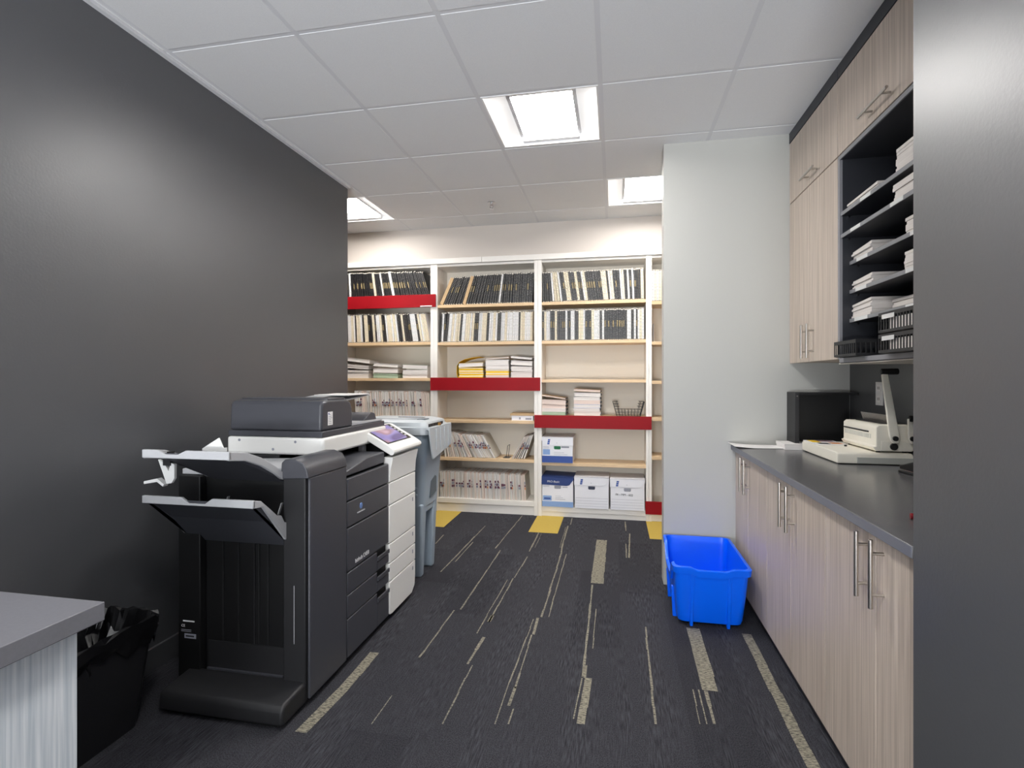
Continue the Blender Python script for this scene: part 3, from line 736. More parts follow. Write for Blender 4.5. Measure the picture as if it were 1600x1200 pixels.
# ================================================================== RIGHT SIDE CABINETS
CT = .856
def bar_handle(parent, p0, p1, foot, r=.006):
    """p0,p1 ends of the bar; foot = offset vector to the door"""
    m = MB(); p0 = Vector(p0); p1 = Vector(p1); f = Vector(foot)
    m.cyl(p0, p1, r, M_STEEL, seg=14)
    for s_ in (.2, .8): q = p0.lerp(p1, s_); m.cyl(q, q + f, r * .75, M_STEEL, seg=10)
    h = m.build('handle', parent, bevel=.0008); return h
def base_cabinet(y1, y0, ysplit, label):
    t = thing('base_cabinet', label, 'cabinet', (1.0, (y0 + y1) / 2, 0), 'wood-look base cabinets')
    MB().box(.72, 1.305, y0 + .001, y1 - .001, .06, CT - .032, M_CAB).build('carcass', t)
    MB().box(.73, .745, y0 + .001, y1 - .001, 0, .06, M_CAB).build('kickboard', t)
    for a, b, hy in ((ysplit + .0015, y1 - .002, ysplit + .042), (y0 + .002, ysplit - .0015, ysplit - .042)):
        d = MB().box(.70, .719, a, b, .062, CT - .034, M_WOOD).build('door', t, bevel=.0012)
        bar_handle(d, (.668, hy, .632), (.668, hy, .815), (.033, 0, 0))
base_cabinet(3.274, 2.63, 2.98, 'base cabinet against the pale wall, under the paper stack')
base_cabinet(2.63, 1.94, 2.29, 'base cabinet in the middle of the row, beside the blue bin')
base_cabinet(1.94, 1.363, 1.59, 'base cabinet nearest the camera, next to the dark wall edge')
t = thing('countertop', 'dark grey laminate countertop running along the base cabinets', 'countertop', (1.0, 2.3, CT - .03))
MB().box(.675, 1.308, 1.363, 3.276, CT - .03, CT, M_COUNTER).build('worktop', t, bevel=.002)
MB().box(.6742, .6752, 1.365, 3.274, CT - .028, CT - .002, mat('slate_edging', (112, 114, 124), .35)).build('front_edge', t)
# wall cabinet with doors
UX = .994
t = thing('wall_cabinet', 'closed wall cabinet with two tall doors and a top door', 'cabinet', (1.15, 2.94, 1.332), 'wall cabinets')
MB().box(UX + .02, 1.308, 2.612, 3.275, 1.334, 2.60, M_WOOD).build('carcass', t)
for a, b, hy in ((2.947, 3.274, 2.985), (2.614, 2.944, 2.905)):
    d = MB().box(UX, UX + .019, a, b, 1.332, 2.246, M_WOOD).build('door', t, bevel=.0012)
    bar_handle(d, (UX - .033, hy, 1.35), (UX - .033, hy, 1.525), (.034, 0, 0))
d = MB().box(UX, UX + .019, 2.614, 3.274, 2.252, 2.598, M_WOOD).build('flap_door', t, bevel=.0012)
bar_handle(d, (UX - .033, 2.82, 2.295), (UX - .033, 3.01, 2.295), (.034, 0, 0))
MB().box(UX - .002, 1.308, 2.612, 3.275, 2.601, 2.660, M_CAB).build('crown_panel', t)
# open shelf unit
t = thing('open_shelf_unit', 'dark open wall shelving with label strips under a flap door', 'shelf unit', (1.15, 2.2, 1.31), 'wall cabinets')
UY0, UY1 = 1.83, 2.609
m = MB(); m.box(UX + .012, 1.308, UY1 - .018, UY1, 1.312, 2.60, M_CAB); m.box(UX, UX + .012, UY1 - .018, UY1, 1.332, 2.246, M_CABEDGE); m.build('side_panel', t)
m = MB(); m.box(UX + .012, 1.308, UY0, UY0 + .018, 1.312, 2.60, M_CAB); m.box(UX, UX + .012, UY0, UY0 + .018, 1.332, 2.246, M_CABEDGE); m.build('side_panel', t)
MB().box(1.295, 1.307, UY0 + .018, UY1 - .018, 1.33, 2.60, M_CAB).build('back_panel', t)
m = MB(); m.box(UX + .004, 1.295, UY0 + .018, UY1 - .018, 1.312, 1.335, M_CAB); m.box(UX - .002, UX + .004, UY0, UY1 - .018, 1.316, 1.335, M_CABEDGE); m.box(UX + .004, 1.308, UY0, UY1, 1.309, 1.312, M_SHELFIN); m.build('bottom_panel', t)
m = MB(); m.box(UX + .006, 1.295, UY0 + .018, UY1 - .018, 2.228, 2.246, M_CAB); m.box(UX, UX + .006, UY0 + .018, UY1 - .018, 2.228, 2.246, M_CABEDGE); m.build('top_panel', t)
USH = [1.99, 1.89, 1.768, 1.640, 1.511]
LAB = [[(2.40, 2.31), (1.94, 1.86)], [(2.49, 2.40), (2.16, 2.07)], [(2.52, 2.42), (2.10, 2.01)], [(2.53, 2.43), (2.13, 2.03)], [(2.54, 2.42), (2.13, 2.04)]]
for q, z in enumerate(USH):
    xf = UX + .004 if q < 2 else UX + .040
    m = MB(); m.box(xf + .004, 1.295, UY0 + .019, UY1 - .019, z - .016, z, M_CAB); m.box(xf, xf + .004, UY0 + .019, UY1 - .019, z - .016, z, M_CABEDGE)
    s_ = m.build('shelf', t)
    for a, b in LAB[q]: MB().box(xf - .0012, xf, b, a, z - .0155, z - .0005, M_WHITEP).build('label_strip', s_)
    for yy in (UY1 - .026, UY0 + .026): MB().cyl((xf + .03, yy - .006, z - .022), (xf + .03, yy + .006, z - .022), .005, M_CHROME, seg=10).build('shelf_pin', t)
d = MB().box(UX, UX + .019, UY0, UY1 - .0, 2.252, 2.598, M_WOOD).build('flap_door', t, bevel=.0012)
bar_handle(d, (UX - .033, 2.105, 2.295), (UX - .033, 2.335, 2.295), (.034, 0, 0))
MB().box(UX - .002, 1.308, UY0, UY1, 2.601, 2.660, M_CAB).build('crown_panel', t)

def paper_stack(x0, x1, y0, y1, z, h, label, group, sag=0.0, sheets=M_PAPERE, top=M_PAPER, layers=None):
    """stack of sheets, its near half may sag; built of several reams"""
    m = MB(); r = random.Random(int(y0 * 977 + z * 331)); n = layers or max(2, int(h / .011)); org = ((x0 + x1) / 2, (y0 + y1) / 2, z)
    for q in range(n):
        a = z + .0005 + h * q / n; b = z + h * (q + 1) / n; dx = r.uniform(-.004, .004); dy = r.uniform(-.005, .005)
        mm = sheets if q < n - 1 else sheets
        p = [(x0 + dx, y0 + dy, a), (x1 + dx, y0 + dy, a), (x1 + dx, y1 + dy, a), (x0 + dx, y1 + dy, a), (x0 + dx, y0 + dy, b), (x1 + dx, y0 + dy, b), (x1 + dx, y1 + dy, b - sag * (q + 1) / n), (x0 + dx, y1 + dy, b - sag * (q + 1) / n)]
        if sag:
            p[3] = (p[3][0], p[3][1], a - sag * q / n); p[2] = (p[2][0], p[2][1], a - sag * q / n)
        m.hexa(p, mm)
    m.box(x0 + .001, x1 - .001, y0 + .002, y1 - .002, z + h - max(sag, 0.0015) , z + h - max(sag, .0015) + .0012, top)
    o = m.build('paper_stack', origin=org, smooth=False)
    return tag(o, label, 'paper stack', group)
G = 'stacks of paper in the open wall shelving'
paper_stack(1.02, 1.27, 2.30, 2.575, USH[0], .034, 'low white paper stack, left end of the topmost open shelf', G, .006)
paper_stack(1.005, 1.25, 1.86, 2.13, USH[0], .085, 'tall white paper stack, right end of the topmost open shelf', G)
paper_stack(1.005, 1.25, 1.86, 2.15, USH[1], .062, 'white paper stack, right end of the second open shelf', G)
paper_stack(1.045, 1.27, 2.41, 2.585, USH[2], .050, 'white paper stack, left end of the third open shelf', G, .012)
paper_stack(1.045, 1.27, 1.86, 2.155, USH[2], .062, 'white paper stack, right end of the third open shelf', G)
paper_stack(1.045, 1.27, 2.41, 2.585, USH[3], .045, 'white paper stack, left end of the fourth open shelf', G, .010)
paper_stack(1.045, 1.27, 1.86, 2.155, USH[3], .066, 'white paper stack, right end of the fourth open shelf', G)
paper_stack(1.045, 1.27, 2.41, 2.585, USH[4], .072, 'thick paper stack, left end of the fifth open shelf', G, .012)
paper_stack(1.12, 1.285, 2.02, 2.40, USH[4], .055, 'grey-topped paper stack lying behind on the fifth open shelf', G, 0, M_PAPERE, M_TEXTG)

def slot_tray(x0, x1, y0, y1, z, h, label, tag_strip=True, papers=True):
    """black plastic letter basket, slotted walls"""
    t = thing('letter_basket', label, 'basket', ((x0 + x1) / 2, (y0 + y1) / 2, z), 'black plastic letter baskets')
    w = .004
    m = MB(); m.box(x0 + .003, x1 - .003, y0 + .003, y1 - .003, z + .0005, z + .004, M_BLACK); m.build('base', t)
    def wall(p, q, horizontal):
        mm = MB(); L_ = (Vector(q) - Vector(p)).length; dr = (Vector(q) - Vector(p)).normalized(); n = int(L_ / .018)
        def bx(a0, a1, z0, z1):
            A = Vector(p) + dr * a0; B = Vector(p) + dr * a1; nn = Vector((-dr.y, dr.x, 0)) * .0012
            mm.hexa([tuple(v) for v in (Vector((*(A - nn)[:2], z0)), Vector((*(B - nn)[:2], z0)), Vector((*(B + nn)[:2], z0)), Vector((*(A + nn)[:2], z0)),
                     Vector((*(A - nn)[:2], z1)), Vector((*(B - nn)[:2], z1)), Vector((*(B + nn)[:2], z1)), Vector((*(A + nn)[:2], z1)))], M_CHARSIDE)
        bx(0, L_, z + .002, z + .012); bx(0, L_, z + h - .014, z + h)
        for k in range(n + 1): a = L_ * k / n; bx(max(0, a - .0025), min(L_, a + .0025), z + .012, z + h - .014)
        mm.build('slotted_side', t, smooth=False)
    wall((x0, y0, 0), (x0, y1, 0), 1); wall((x1, y0, 0), (x1, y1, 0), 1); wall((x0, y0, 0), (x1, y0, 0), 0); wall((x0, y1, 0), (x1, y1, 0), 0)
    if tag_strip: MB().box(x0 - .0035, x0 - .0022, y1 - .115, y1 - .03, z + h - .024, z + h - .008, M_WHITEP).build('label_strip', t)
    return t
slot_tray(.955, 1.27, 2.335, 2.545, 1.336, .068, 'black slotted basket with no label, left on the lowest open shelf', False)
slot_tray(.962, 1.27, 1.86, 2.165, 1.336, .070, 'black slotted basket with white label, under the tilted one')
tb = slot_tray(.962, 1.27, 1.86, 2.165, 1.4095, .075, 'black slotted basket with white label, stacked on top of another')
for k in range(2):
    z = (1.341, 1.4155)[k]
    tag(MB().box(.968, 1.25, 1.88, 2.10, z, z + .046, M_PAPERE).build('paper_stack', origin=(1.1, 2.0, z), smooth=False), ('white papers held in the lower labelled black basket', 'white papers held in the upper labelled black basket')[k], 'paper stack', 'papers in the black baskets')

# ---------------------------------------------------------------- things on the counter
# curled sheet at wall end
m = MB(); n = 8
for q in range(n):
    a, b = q / n, (q + 1) / n; x0_, x1_ = .655 + .27 * a, .655 + .27 * b
    f = lambda s_: CT + .0012 + .016 * max(0, (.45 - s_)) ** 1.4 * 2
    m.hexa([(x0_, 3.09 + .03 * a, f(a)), (x1_, 3.09 + .03 * b, f(b)), (x1_, 3.265, f(b)), (x0_, 3.265, f(a)), (x0_, 3.09 + .03 * a, f(a) + .002), (x1_, 3.09 + .03 * b, f(b) + .002), (x1_, 3.265, f(b) + .002), (x0_, 3.265, f(a) + .002)], M_PAPER)
tag(m.build('paper_sheets', origin=(.8, 3.18, CT)), 'thin sheets of paper curling over the counter corner at the wall', 'paper')
paper_stack(.915, 1.035 + .1, 3.085, 3.24, CT, .032, 'white paper stack on the counter beside the beige base', 'papers on the counter', 0, M_PAPER, M_PAPER, 2)
# black cubby
t = thing('desk_organizer', 'black box organizer with grey edge standing against pale wall', 'organizer', (1.14, 3.26, CT))
m = MB(); m.box(1.000, 1.3, 3.256, 3.272, CT + .0005, CT + .312, M_BLACK); m.build('back_panel', t)
MB().box(.978, 1.000, 3.13, 3.272, CT + .0005, CT + .312, M_CHARSIDE).build('side_panel', t, bevel=.002)
MB().box(1.000, 1.3, 3.14, 3.256, CT + .300, CT + .312, M_BLACK).build('top_panel', t)
MB().box(1.000, 1.3, 3.16, 3.256, CT + .0005, CT + .012, M_BLACK).build('bottom_panel', t)
MB().cyl((.989, 3.1285, CT + .292), (.989, 3.13, CT + .292), .004, M_STEEL, seg=10).build('screw', t)
# beige base (paper trimmer) with magazine
t = thing('paper_trimmer', 'flat beige machine base lying under the binding machine', 'paper trimmer', (1.14, 2.85, CT))
m = MB()
zt = CT + .054
m.prism([(2.617, CT + .004), (2.617, CT + .043), (2.622, CT + .050), (2.632, zt), (3.06, zt), (3.07, CT + .046), (3.07, CT + .004)], 'x', .994, 1.302, M_BEIGE)
m.build('base', t, bevel=.004, seg=3)
MB().box(1.075, 1.302, 2.6135, 2.618, CT + .006, CT + .033, M_BEIGED).build('front_recess', t, bevel=.001)
m = MB()
for a in (1.01, 1.28):
    for b in (2.64, 3.04): m.cyl((a, b, CT), (a, b, CT + .005), .01, M_BLACK, seg=10)
m.build('rubber_foot', t)
MB().cyl((1.12, 2.85, zt), (1.12, 2.85, zt + .008), .006, M_BLACK, seg=12).build('knob', t)
m = MB(); m.box(.996, 1.14, 2.88, 3.06, zt + .0005, zt + .005, M_PAPER)
for k, (a, b, c, d, mm) in enumerate([(1.01, 1.05, 2.96, 3.05, M_YELLOW), (1.05, 1.13, 3.0, 3.05, M_PURP), (1.02, 1.07, 2.89, 2.94, M_TEXTB), (1.08, 1.13, 2.90, 2.96, M_ORANGE)]): m.box(a, b, c, d, zt + .005, zt + .0054, mm)
tag(m.build('magazine', origin=(1.07, 2.97, zt), smooth=False), 'colourful magazine lying on the beige base beside the binder', 'magazine')
# binding machine
t = thing('binding_machine', 'cream comb binding machine with a long upright lever', 'binding machine', (1.22, 2.85, zt))
zb = zt + .008; bx0, bx1, by0, by1 = 1.155, 1.302, 2.622, 2.965
MB().prism([(bx0, zb), (bx0 - .012, zb + .018), (bx0, zb + .022), (bx0, zb + .108), (bx0 + .012, zb + .118), (bx1, zb + .118), (bx1, zb)], 'y', by0 + .0, by1, M_BEIGE).build('housing', t, bevel=.004, seg=3)
m = MB(); 
for a in (bx0 + .02, bx1 - .02):
    for b in (by0 + .03, by1 - .03): m.cyl((a, b, zt), (a, b, zb + .002), .009, M_BLACK, seg=10)
m.build('rubber_foot', t)
m = MB(); m.box(bx0 - .003, bx0 + .001, by0 + .07, by1 - .01, zb + .079, zb + .085, M_CHARSIDE); 
for k in range(19):
    y = by0 + .05 + k * .0145; m.box(bx0 - .0012, bx0 + .001, y, y + .006, zb + .052, zb + .072, M_BEIGED)
m.build('punch_slot', t, smooth=False)
m = MB(); m.box(bx0 + .045, bx1 - .002, by0 + .06, by1 - .03, zb + .117, zb + .121, M_CHARSIDE); m.build('comb_plate', t)
m = MB()
for k in range(24):
    y = by0 + .06 + k * .0108; m.cyl((1.235, y, zb + .12), (1.222, y, zb + .160), .0017, M_STEEL, seg=6)
m.build('comb_fingers', t)
MB().box(bx0 + .02, bx1, by0 - .003, by0 + .001, zb + .004, zb + .046, M_BEIGE).build('end_cover', t, bevel=.001)
MB().cyl((1.224, by0 - .010, zb + .022), (1.224, by0 - .002, zb + .022), .016, M_CHARSIDE, seg=20).build('knob', t, bevel=.002)
def lever(px, topx, topy, topz, r, w, gripdir, nm='lever'):
    m = MB(); y = by0 - .014; z0 = zb + .060; d = Vector((topx - px, topy - y, topz - z0)); L_ = d.length
    a = Vector((px, y, z0)); bq = Vector((topx, topy, topz)); up = d.normalized(); side = Vector((1, 0, 0)); side = (side - up * side.dot(up)).normalized(); nn = side.cross(up)
    def sec(p, ww): return [tuple(p - side * ww - nn * .006), tuple(p + side * ww - nn * .006), tuple(p + side * ww + nn * .006), tuple(p - side * ww + nn * .006)]
    m.loft([sec(a - up * .022, w * .55), sec(a - up * .008, w), sec(a + up * .02, w), sec(bq, w * .62)], M_BEIGE)
    lv = m.build(nm, t, bevel=.003)
    m = MB(); m.cyl((px, y - .014, z0), (px, y, z0), .011, M_BLACK, seg=18); m.build('pivot_bolt', lv, bevel=.001)
    m = MB(); g = Vector(gripdir); m.cyl(bq - g * .25 , bq + g, .0145, M_BLACK, seg=18); m.build('grip', lv, bevel=.004, seg=3)
lever(1.222, 1.196, by0 + .02, CT + .42, 0, .020, (.055, -.005, 0))
lever(1.29, 1.285, by0 - .008, CT + .21, 0, .014, (.012, -.002, 0), 'short_lever')
# outlet
t = thing('wall_outlet', 'white duplex wall outlet on the charcoal backsplash', 'outlet', (XR, 2.93, 1.17))
MB().box(XR - .006, XR, 2.895, 2.968, 1.11, 1.228, M_WHITEP).build('cover_plate', t, bevel=.002)
m = MB(); 
for z in (1.142, 1.197):
    m.box(XR - .0085, XR - .006, 2.913, 2.950, z - .017, z + .017, M_PAPER); 
    for yy in (2.925, 2.938): m.box(XR - .0092, XR - .0085, yy - .0015, yy + .0015, z - .007, z + .007, M_BLACK)
m.build('socket', t)
# black stapler & red marker at the dark wall edge
t = thing('stapler', 'black and chrome stapler on the counter by the dark wall', 'stapler', (1.185, 2.37, CT))
Mx = Matrix.Translation((1.185, 2.37, CT)) @ Matrix.Rotation(math.radians(10), 4, 'Z')
m = MB(); m.box(-.02, .02, -.07, .07, .0005, .010, M_BLACK, Mx); m.build('base', t, bevel=.003)
m = MB(); m.prism([(-.07, .012), (.07, .014), (.07, .03), (.0, .052), (-.065, .042)], 'x', -.014, .014, M_BLACK, Mx); m.build('body', t, bevel=.004)
m = MB(); m.box(-.010, .010, -.072, .05, .010, .0155, M_CHROME, Mx); m.build('magazine_rail', t)
t = thing('marker_pen', 'red marker lying at the edge of the dark wall', 'pen', (.86, 1.63, CT))
MB().cyl((.80, 1.625, CT + .009), (.90, 1.60, CT + .009), .0085, M_REDP).build('barrel', t, bevel=.001)
MB().cyl((.90, 1.60, CT + .009), (.93, 1.593, CT + .009), .0095, M_BLACK).build('cap', t, bevel=.001)

# ================================================================== BLUE RECYCLING BIN
t = thing('recycling_bin', 'bright blue plastic recycling box on the carpet by cabinets', 'recycling box', (.47, 2.99, 0))
bx = (.312, .628, 2.755, 3.195); tp = (.296, .648, 2.715, 3.245); H = .312; r_ = .03
def rimz(x, y):
    d = 0.0
    if y < tp[2] + .06: # near wall dip
        f = abs(x - .472) / .10
        if f < 1: d = -.014 if f < .72 else -.014 * (1 - f) / .28
    if x < tp[0] + .06 and abs(y - 2.96) < .17:
        f = abs(y - 2.96) / .17; d = min(d, -.085 * min(1, (1 - f) / .35))
    return d
def br(k, z, off=0.0, zf=None):
    a = [bx[i] + (tp[i] - bx[i]) * k for i in range(4)]
    return rring(a[0] + off, a[1] - off, a[2] + off, a[3] - off, r_, z, 4, 14, zf)
m = MB()
m.loft([br(0, .012, .02), br(0, .020, .006), br(0, .04), br(.5, H * .5), br(.93, H - .035, 0, rimz), br(.93, H - .034, -.010, rimz), br(1, H - .002, -.012, rimz), br(1, H, -.008, rimz), br(1, H, .004, rimz), br(.5, H * .5, .006), br(0, .03, .008), br(0, .022, .02)], M_BLUE)
m.build('tub', t)
m = MB()
for xx in (.375, .402, .545, .565): m.prism([(xx, .0), (xx + .010, .0), (xx + .014, H - .035), (xx - .004, H - .035)], 'y', 2.7405, 2.7500, M_BLUE)
for xx in (.372, .548):
    mm = MB(); mm.hexa([(xx, 2.752, 0), (xx + .016, 2.752, 0), (xx + .016, 2.78, 0), (xx, 2.78, 0), (xx + .002, 2.716, H - .04), (xx + .020, 2.716, H - .04), (xx + .020, 2.74, H - .04), (xx + .002, 2.74, H - .04)], M_BLUE); mm.build('rib', t, bevel=.003)
for yy in (2.85, 3.10):
    mm = MB(); mm.hexa([(.300, yy, 0.0), (.325, yy, 0.0), (.325, yy + .018, 0.0), (.300, yy + .018, 0.0), (.292, yy, .16), (.31, yy, .16), (.31, yy + .018, .16), (.292, yy + .018, .16)], M_BLUE); mm.build('rib', t, bevel=.003)

# ================================================================== COPIER
cp = thing('photocopier', 'large charcoal and white office photocopier with finisher trays', 'photocopier', (-1.42, 2.3, 0))
FX = -1.13; BXX = -1.715; Y0, YS, Y1 = 2.078, 2.50, 2.85
# main body
m = MB(); m.box(BXX, FX - .02, Y0, Y1, .035, .80, M_CHARSIDE); m.box(BXX, FX - .33, Y0, Y1, .80, .905, M_CHARSIDE); m.box(BXX, FX - .06, YS + .10, Y1, .80, .905, M_CHARSIDE); m.build('body', cp, bevel=.004)
m = MB()
for a in (-1.65, -1.2):
    for b in (2.15, 2.78): m.cyl((a - .012, b, .02), (a + .012, b, .02), .02, M_BLACK, seg=16); m.box(a - .01, a + .01, b - .01, b + .01, .02, .04, M_BLACK)
m.build('caster', cp)
def panel(y0, y1, z0, z1, mt, name, x=FX, th=.02, bev=.005):
    return MB().box(x - th, x, y0, y1, z0, z1, mt).build(name, cp, bevel=bev, seg=3)
g = .0025
zs = [.035, .205, .308, .405, .597, .712, .80]
panel(Y0, YS - g, zs[5] + g, zs[6] + .01, M_CHAR, 'front_panel')
q = panel(Y0, YS - g, zs[4] + g, zs[5] - g, M_CHAR, 'front_panel')
p1 = panel(Y0, YS - g, zs[3] + g, zs[4] - g, M_CHAR, 'front_door')
dr = []
for a, b in ((zs[2], zs[3]), (zs[1], zs[2]), (zs[0], zs[1])):
    d = MB(); hy = YS - .135; top = b - g
    d.box(FX - .02, FX, Y0, hy, a + g, top, M_CHAR); d.box(FX - .02, FX, hy, YS - g, a + g, top - .052, M_CHAR); d.box(FX - .03, FX - .018, hy, YS - g, top - .052, top, M_BLACKIN)
    dd = d.build('paper_drawer', cp, bevel=.003)
    MB().prism([(FX - .012, top - .050), (FX + .006, top - .044), (FX + .006, top - .026), (FX, top - .024), (FX - .006, top - .044)], 'y', hy + .002, YS - .004, M_CHAR).build('pull', dd, bevel=.001)
    dr.append(dd)
# white half of the front
wz = [.03, .205, .300, .400, .597, .712, .845]
for k in range(6):
    z0, z1 = wz[k] + g, wz[k + 1] - g
    nm = 'white_drawer_front' if k < 3 else 'white_front_panel'
    if k == 5:
        o = MB().prism([(FX - .03, z0), (FX + .004, z0), (FX + .008, z0 + .06), (FX + .022, z1), (FX - .03, z1)], 'y', YS, Y1, M_COPWHITE).build(nm, cp, bevel=.003)
    elif k == 0:
        o = MB().prism([(YS, z1), (YS + .006, z0 + .005), (YS + .03, z0), (Y1 - .05, z0), (Y1 - .01, z0 + .03), (Y1, z0 + .09), (Y1, z1)], 'x', FX - .02, FX + .004, M_COPWHITE).build(nm, cp, bevel=.003)
    else: o = MB().box(FX - .02, FX + .004, YS, Y1, z0, z1, M_COPWHITE).build(nm, cp, bevel=.003)
    if k < 4: MB().box(FX + .004, FX + .0048, Y1 - .045, Y1 - .035, z1 - .045, z1 - .025, M_TEXTG).build('size_mark', o)
# logo and lettering
m = MB(); m.ball((FX + .0005, 2.20, .668), .014, M_TEXTLB, sx=.12); lg = m.build('globe_logo', cp); lg['label'] = 'small blue globe logo'
m = MB()
for k in range(3): m.box(FX + .001, FX + .0022, 2.187, 2.213, .661 + k * .006, .6625 + k * .006, M_TEXTBL)
m.build('logo_stripe', cp)
text('KONICA MINOLTA', .0085, (FX + .0006, 2.165, .640), (0, 1, 0), (0, 0, 1), M_TEXTW, 'brand_lettering', cp)
text('bizhub C458', .026, (FX + .0006, 2.145, .425), (0, 1, 0), (0, 0, 1), M_TEXTW, 'model_lettering', cp)
# inner output tray
m = MB(); m.prism([(2.09, .815), (2.09, .835), (2.30, .872), (2.49, .872), (2.49, .815)], 'x', -1.50, FX - .02, M_CHAR); m.build('output_tray', cp, bevel=.006)
m = MB(); m.box(-1.30, -1.27, 2.50, 2.53, .84, .90, M_TRAY); m.build('tray_guide', cp, bevel=.002)
m = MB(); m.box(BXX, FX - .33, Y0 + .01, Y1, .80, .905, M_BLACKIN); m.build('inner_wall', cp)
# scanner unit
SX0, SX1, SY1 = -1.724, -1.245, 2.72
m = MB(); m.box(SX0, SX1, Y0, SY1, .906, .984, M_COPWHITE); sc = m.build('scanner_housing', cp, bevel=.012, seg=4)
m = MB()
for xx, zz in ((-1.66, .968), (-1.38, .965), (-1.49, .930)): m.cyl((xx, Y0 - .001, zz), (xx, Y0 + .002, zz), .006, M_TEXTG, seg=12)
m.build('screw_hole', sc)
# document feeder
m = MB(); m.box(SX0 + .004, SX1 - .006, Y0 + .003, SY1 - .01, .985, 1.012, M_CHAR); m.build('platen_cover', cp, bevel=.004)
m = MB()
m.prism([(Y0 + .004, 1.012), (Y0 + .008, 1.125), (Y0 + .022, 1.142), (Y0 + .06, 1.150), (2.31, 1.146), (2.345, 1.130), (2.36, 1.10), (2.365, 1.012)], 'x', SX0 + .010, SX1 - .012, M_CHAR)
adf = m.build('document_feeder', cp, bevel=.012, seg=4)
m = MB(); m.box(SX1 - .0125, SX1 - .0110, 2.135, 2.175, 1.035, 1.095, M_PAPER)
for k in range(6): m.box(SX1 - .0112, SX1 - .0106, 2.141, 2.169 - (k % 3) * .005, 1.042 + k * .008, 1.044 + k * .008, M_TEXTG)
m.box(SX1 - .0112, SX1 - .0106, 2.139, 2.146, 1.083, 1.090, M_TEXTBL); m.build('service_label', adf, smooth=False)
m = MB(); m.box(SX0 + .02, SX1 - .02, 2.15, 2.30, 1.146, 1.155, M_CHAR); m.build('feeder_lid', adf, bevel=.003)
m = MB(); m.prism([(2.30, 1.118), (2.66, 1.150), (2.66, 1.158), (2.30, 1.128)], 'x', -1.62, -1.33, M_TRAY); m.build('feeder_input_tray', cp, bevel=.002)
m = MB(); m.prism([(2.36, 1.013), (2.36, 1.030), (2.70, 1.022), (2.70, 1.013)], 'x', -1.66, -1.262, M_TRAY); m.build('feeder_exit_tray', cp, bevel=.002)
m = MB(); m.prism([(2.50, 1.023), (2.60, 1.065), (2.64, 1.058), (2.66, 1.023)], 'x', -1.40, -1.275, M_CHAR); m.build('tray_guide', cp, bevel=.003)
m = MB(); m.box(-1.60, -1.32, 2.19, 2.63, 1.160, 1.1625, M_PAPER)
mm = MB(); mm.prism([(2.42, 1.158), (2.64, 1.1595), (2.67, 1.151), (2.672, 1.153), (2.64, 1.164), (2.42, 1.1625)], 'x', -1.50, -1.315, M_PAPER)
tag(mm.build('paper_sheet', origin=(-1.46, 2.42, 1.1565), smooth=False), 'sheets of white paper lying on top of the copier feeder', 'paper')
# control panel: tilted, hinged at its front edge
pm = MB()
pr = [(-1.315, .962), (-1.300, .984), (-1.278, .982), (-1.128, .900), (-1.100, .882), (-1.096, .868), (-1.104, .856), (-1.122, .854), (-1.14, .864)]
pm.prism(pr, 'y', 2.495, 2.875, M_COPWHITE); cpn = pm.build('control_panel', cp, bevel=.004, seg=3)
d = Vector((-1.128 + 1.278, 0, .900 - .982)).normalized(); nrm = Vector((-d.z, 0, d.x)).normalized()
def onp(s_, y, o=0.0): b_ = Vector((-1.278, 0, .982)) + d * s_ + nrm * o; return (b_.x, y, b_.z)
def pslab(s0, s1, y0, y1, o0, o1, mt, nm):
    return MB().hexa([onp(s0, y0, o0), onp(s1, y0, o0), onp(s1, y1, o0), onp(s0, y1, o0), onp(s0, y0, o1), onp(s1, y0, o1), onp(s1, y1, o1), onp(s0, y1, o1)], mt).build(nm, cpn, smooth=False)
pslab(.000, .155, 2.515, 2.83, -.001, .0012, M_BLACK, 'screen_bezel')
pslab(.008, .147, 2.528, 2.79, .0012, .0018, M_SCREEN, 'touch_screen')
for k in range(5): pslab(.02 + k * .024, .032 + k * .024, 2.80, 2.815, .0012, .0024, M_WHITEP, 'key')
MB().cyl((-1.112, 2.491, .868), (-1.112, 2.496, .868), .014, M_COPWHITE, seg=20).build('hinge_cap', cpn)
# finisher
FYa, FYb = 1.783, 2.072
fn = thing_ = None
m = MB(); m.box(-1.70, -1.60, FYa, FYb, .03, .86, M_BLACK); m.box(-1.235, FX - .012, FYa, FYb, .03, .87, M_CHARSIDE); m.box(-1.60, -1.235, FYa + .03, FYb, .03, .86, M_BLACK)
fin = m.build('finisher_body', cp, bevel=.004)
m = MB(); m.prism([(-1.235, .03), (FX - .018, .03), (FX, .045), (FX, .860), (FX - .012, .872), (-1.235, .872)], 'y', FYa + .04, FYb, M_CHAR)
m = MB(); m.box(FX - .012, FX, FYa + .012, FYb, .03, .868, M_CHAR); m.build('finisher_door', cp, bevel=.006, seg=3)
m = MB(); m.prism([(-1.245, .862), (-1.240, .925), (-1.225, .937), (-1.185, .938), (-1.150, .925), (-1.134, .900), (-1.128, .872), (-1.128, .868), (-1.245, .862)][:8], 'y', FYa - .004, FYb - .002, M_CHAR); m.build('finisher_cap', cp, bevel=.005, seg=3)
m = MB(); m.prism([(-1.70, .862), (-1.70, .884), (-1.25, .900), (-1.25, .862)], 'y', FYa + .02, FYb, M_TRAY); m.build('finisher_top', cp, bevel=.003)
m = MB(); m.box(-1.585, -1.250, FYa + .026, FYa + .031, .10, .205, M_CHARSIDE); m.box(-1.585, -1.250, FYa + .018, FYa + .030, .085, .10, M_CHAR)
for xx in (-1.52, -1.45, -1.38, -1.36, -1.32): m.box(xx, xx + .004, FYa + .024, FYa + .031, .21, .60, M_CHARSIDE)
m.build('rib_panel', cp, smooth=False)
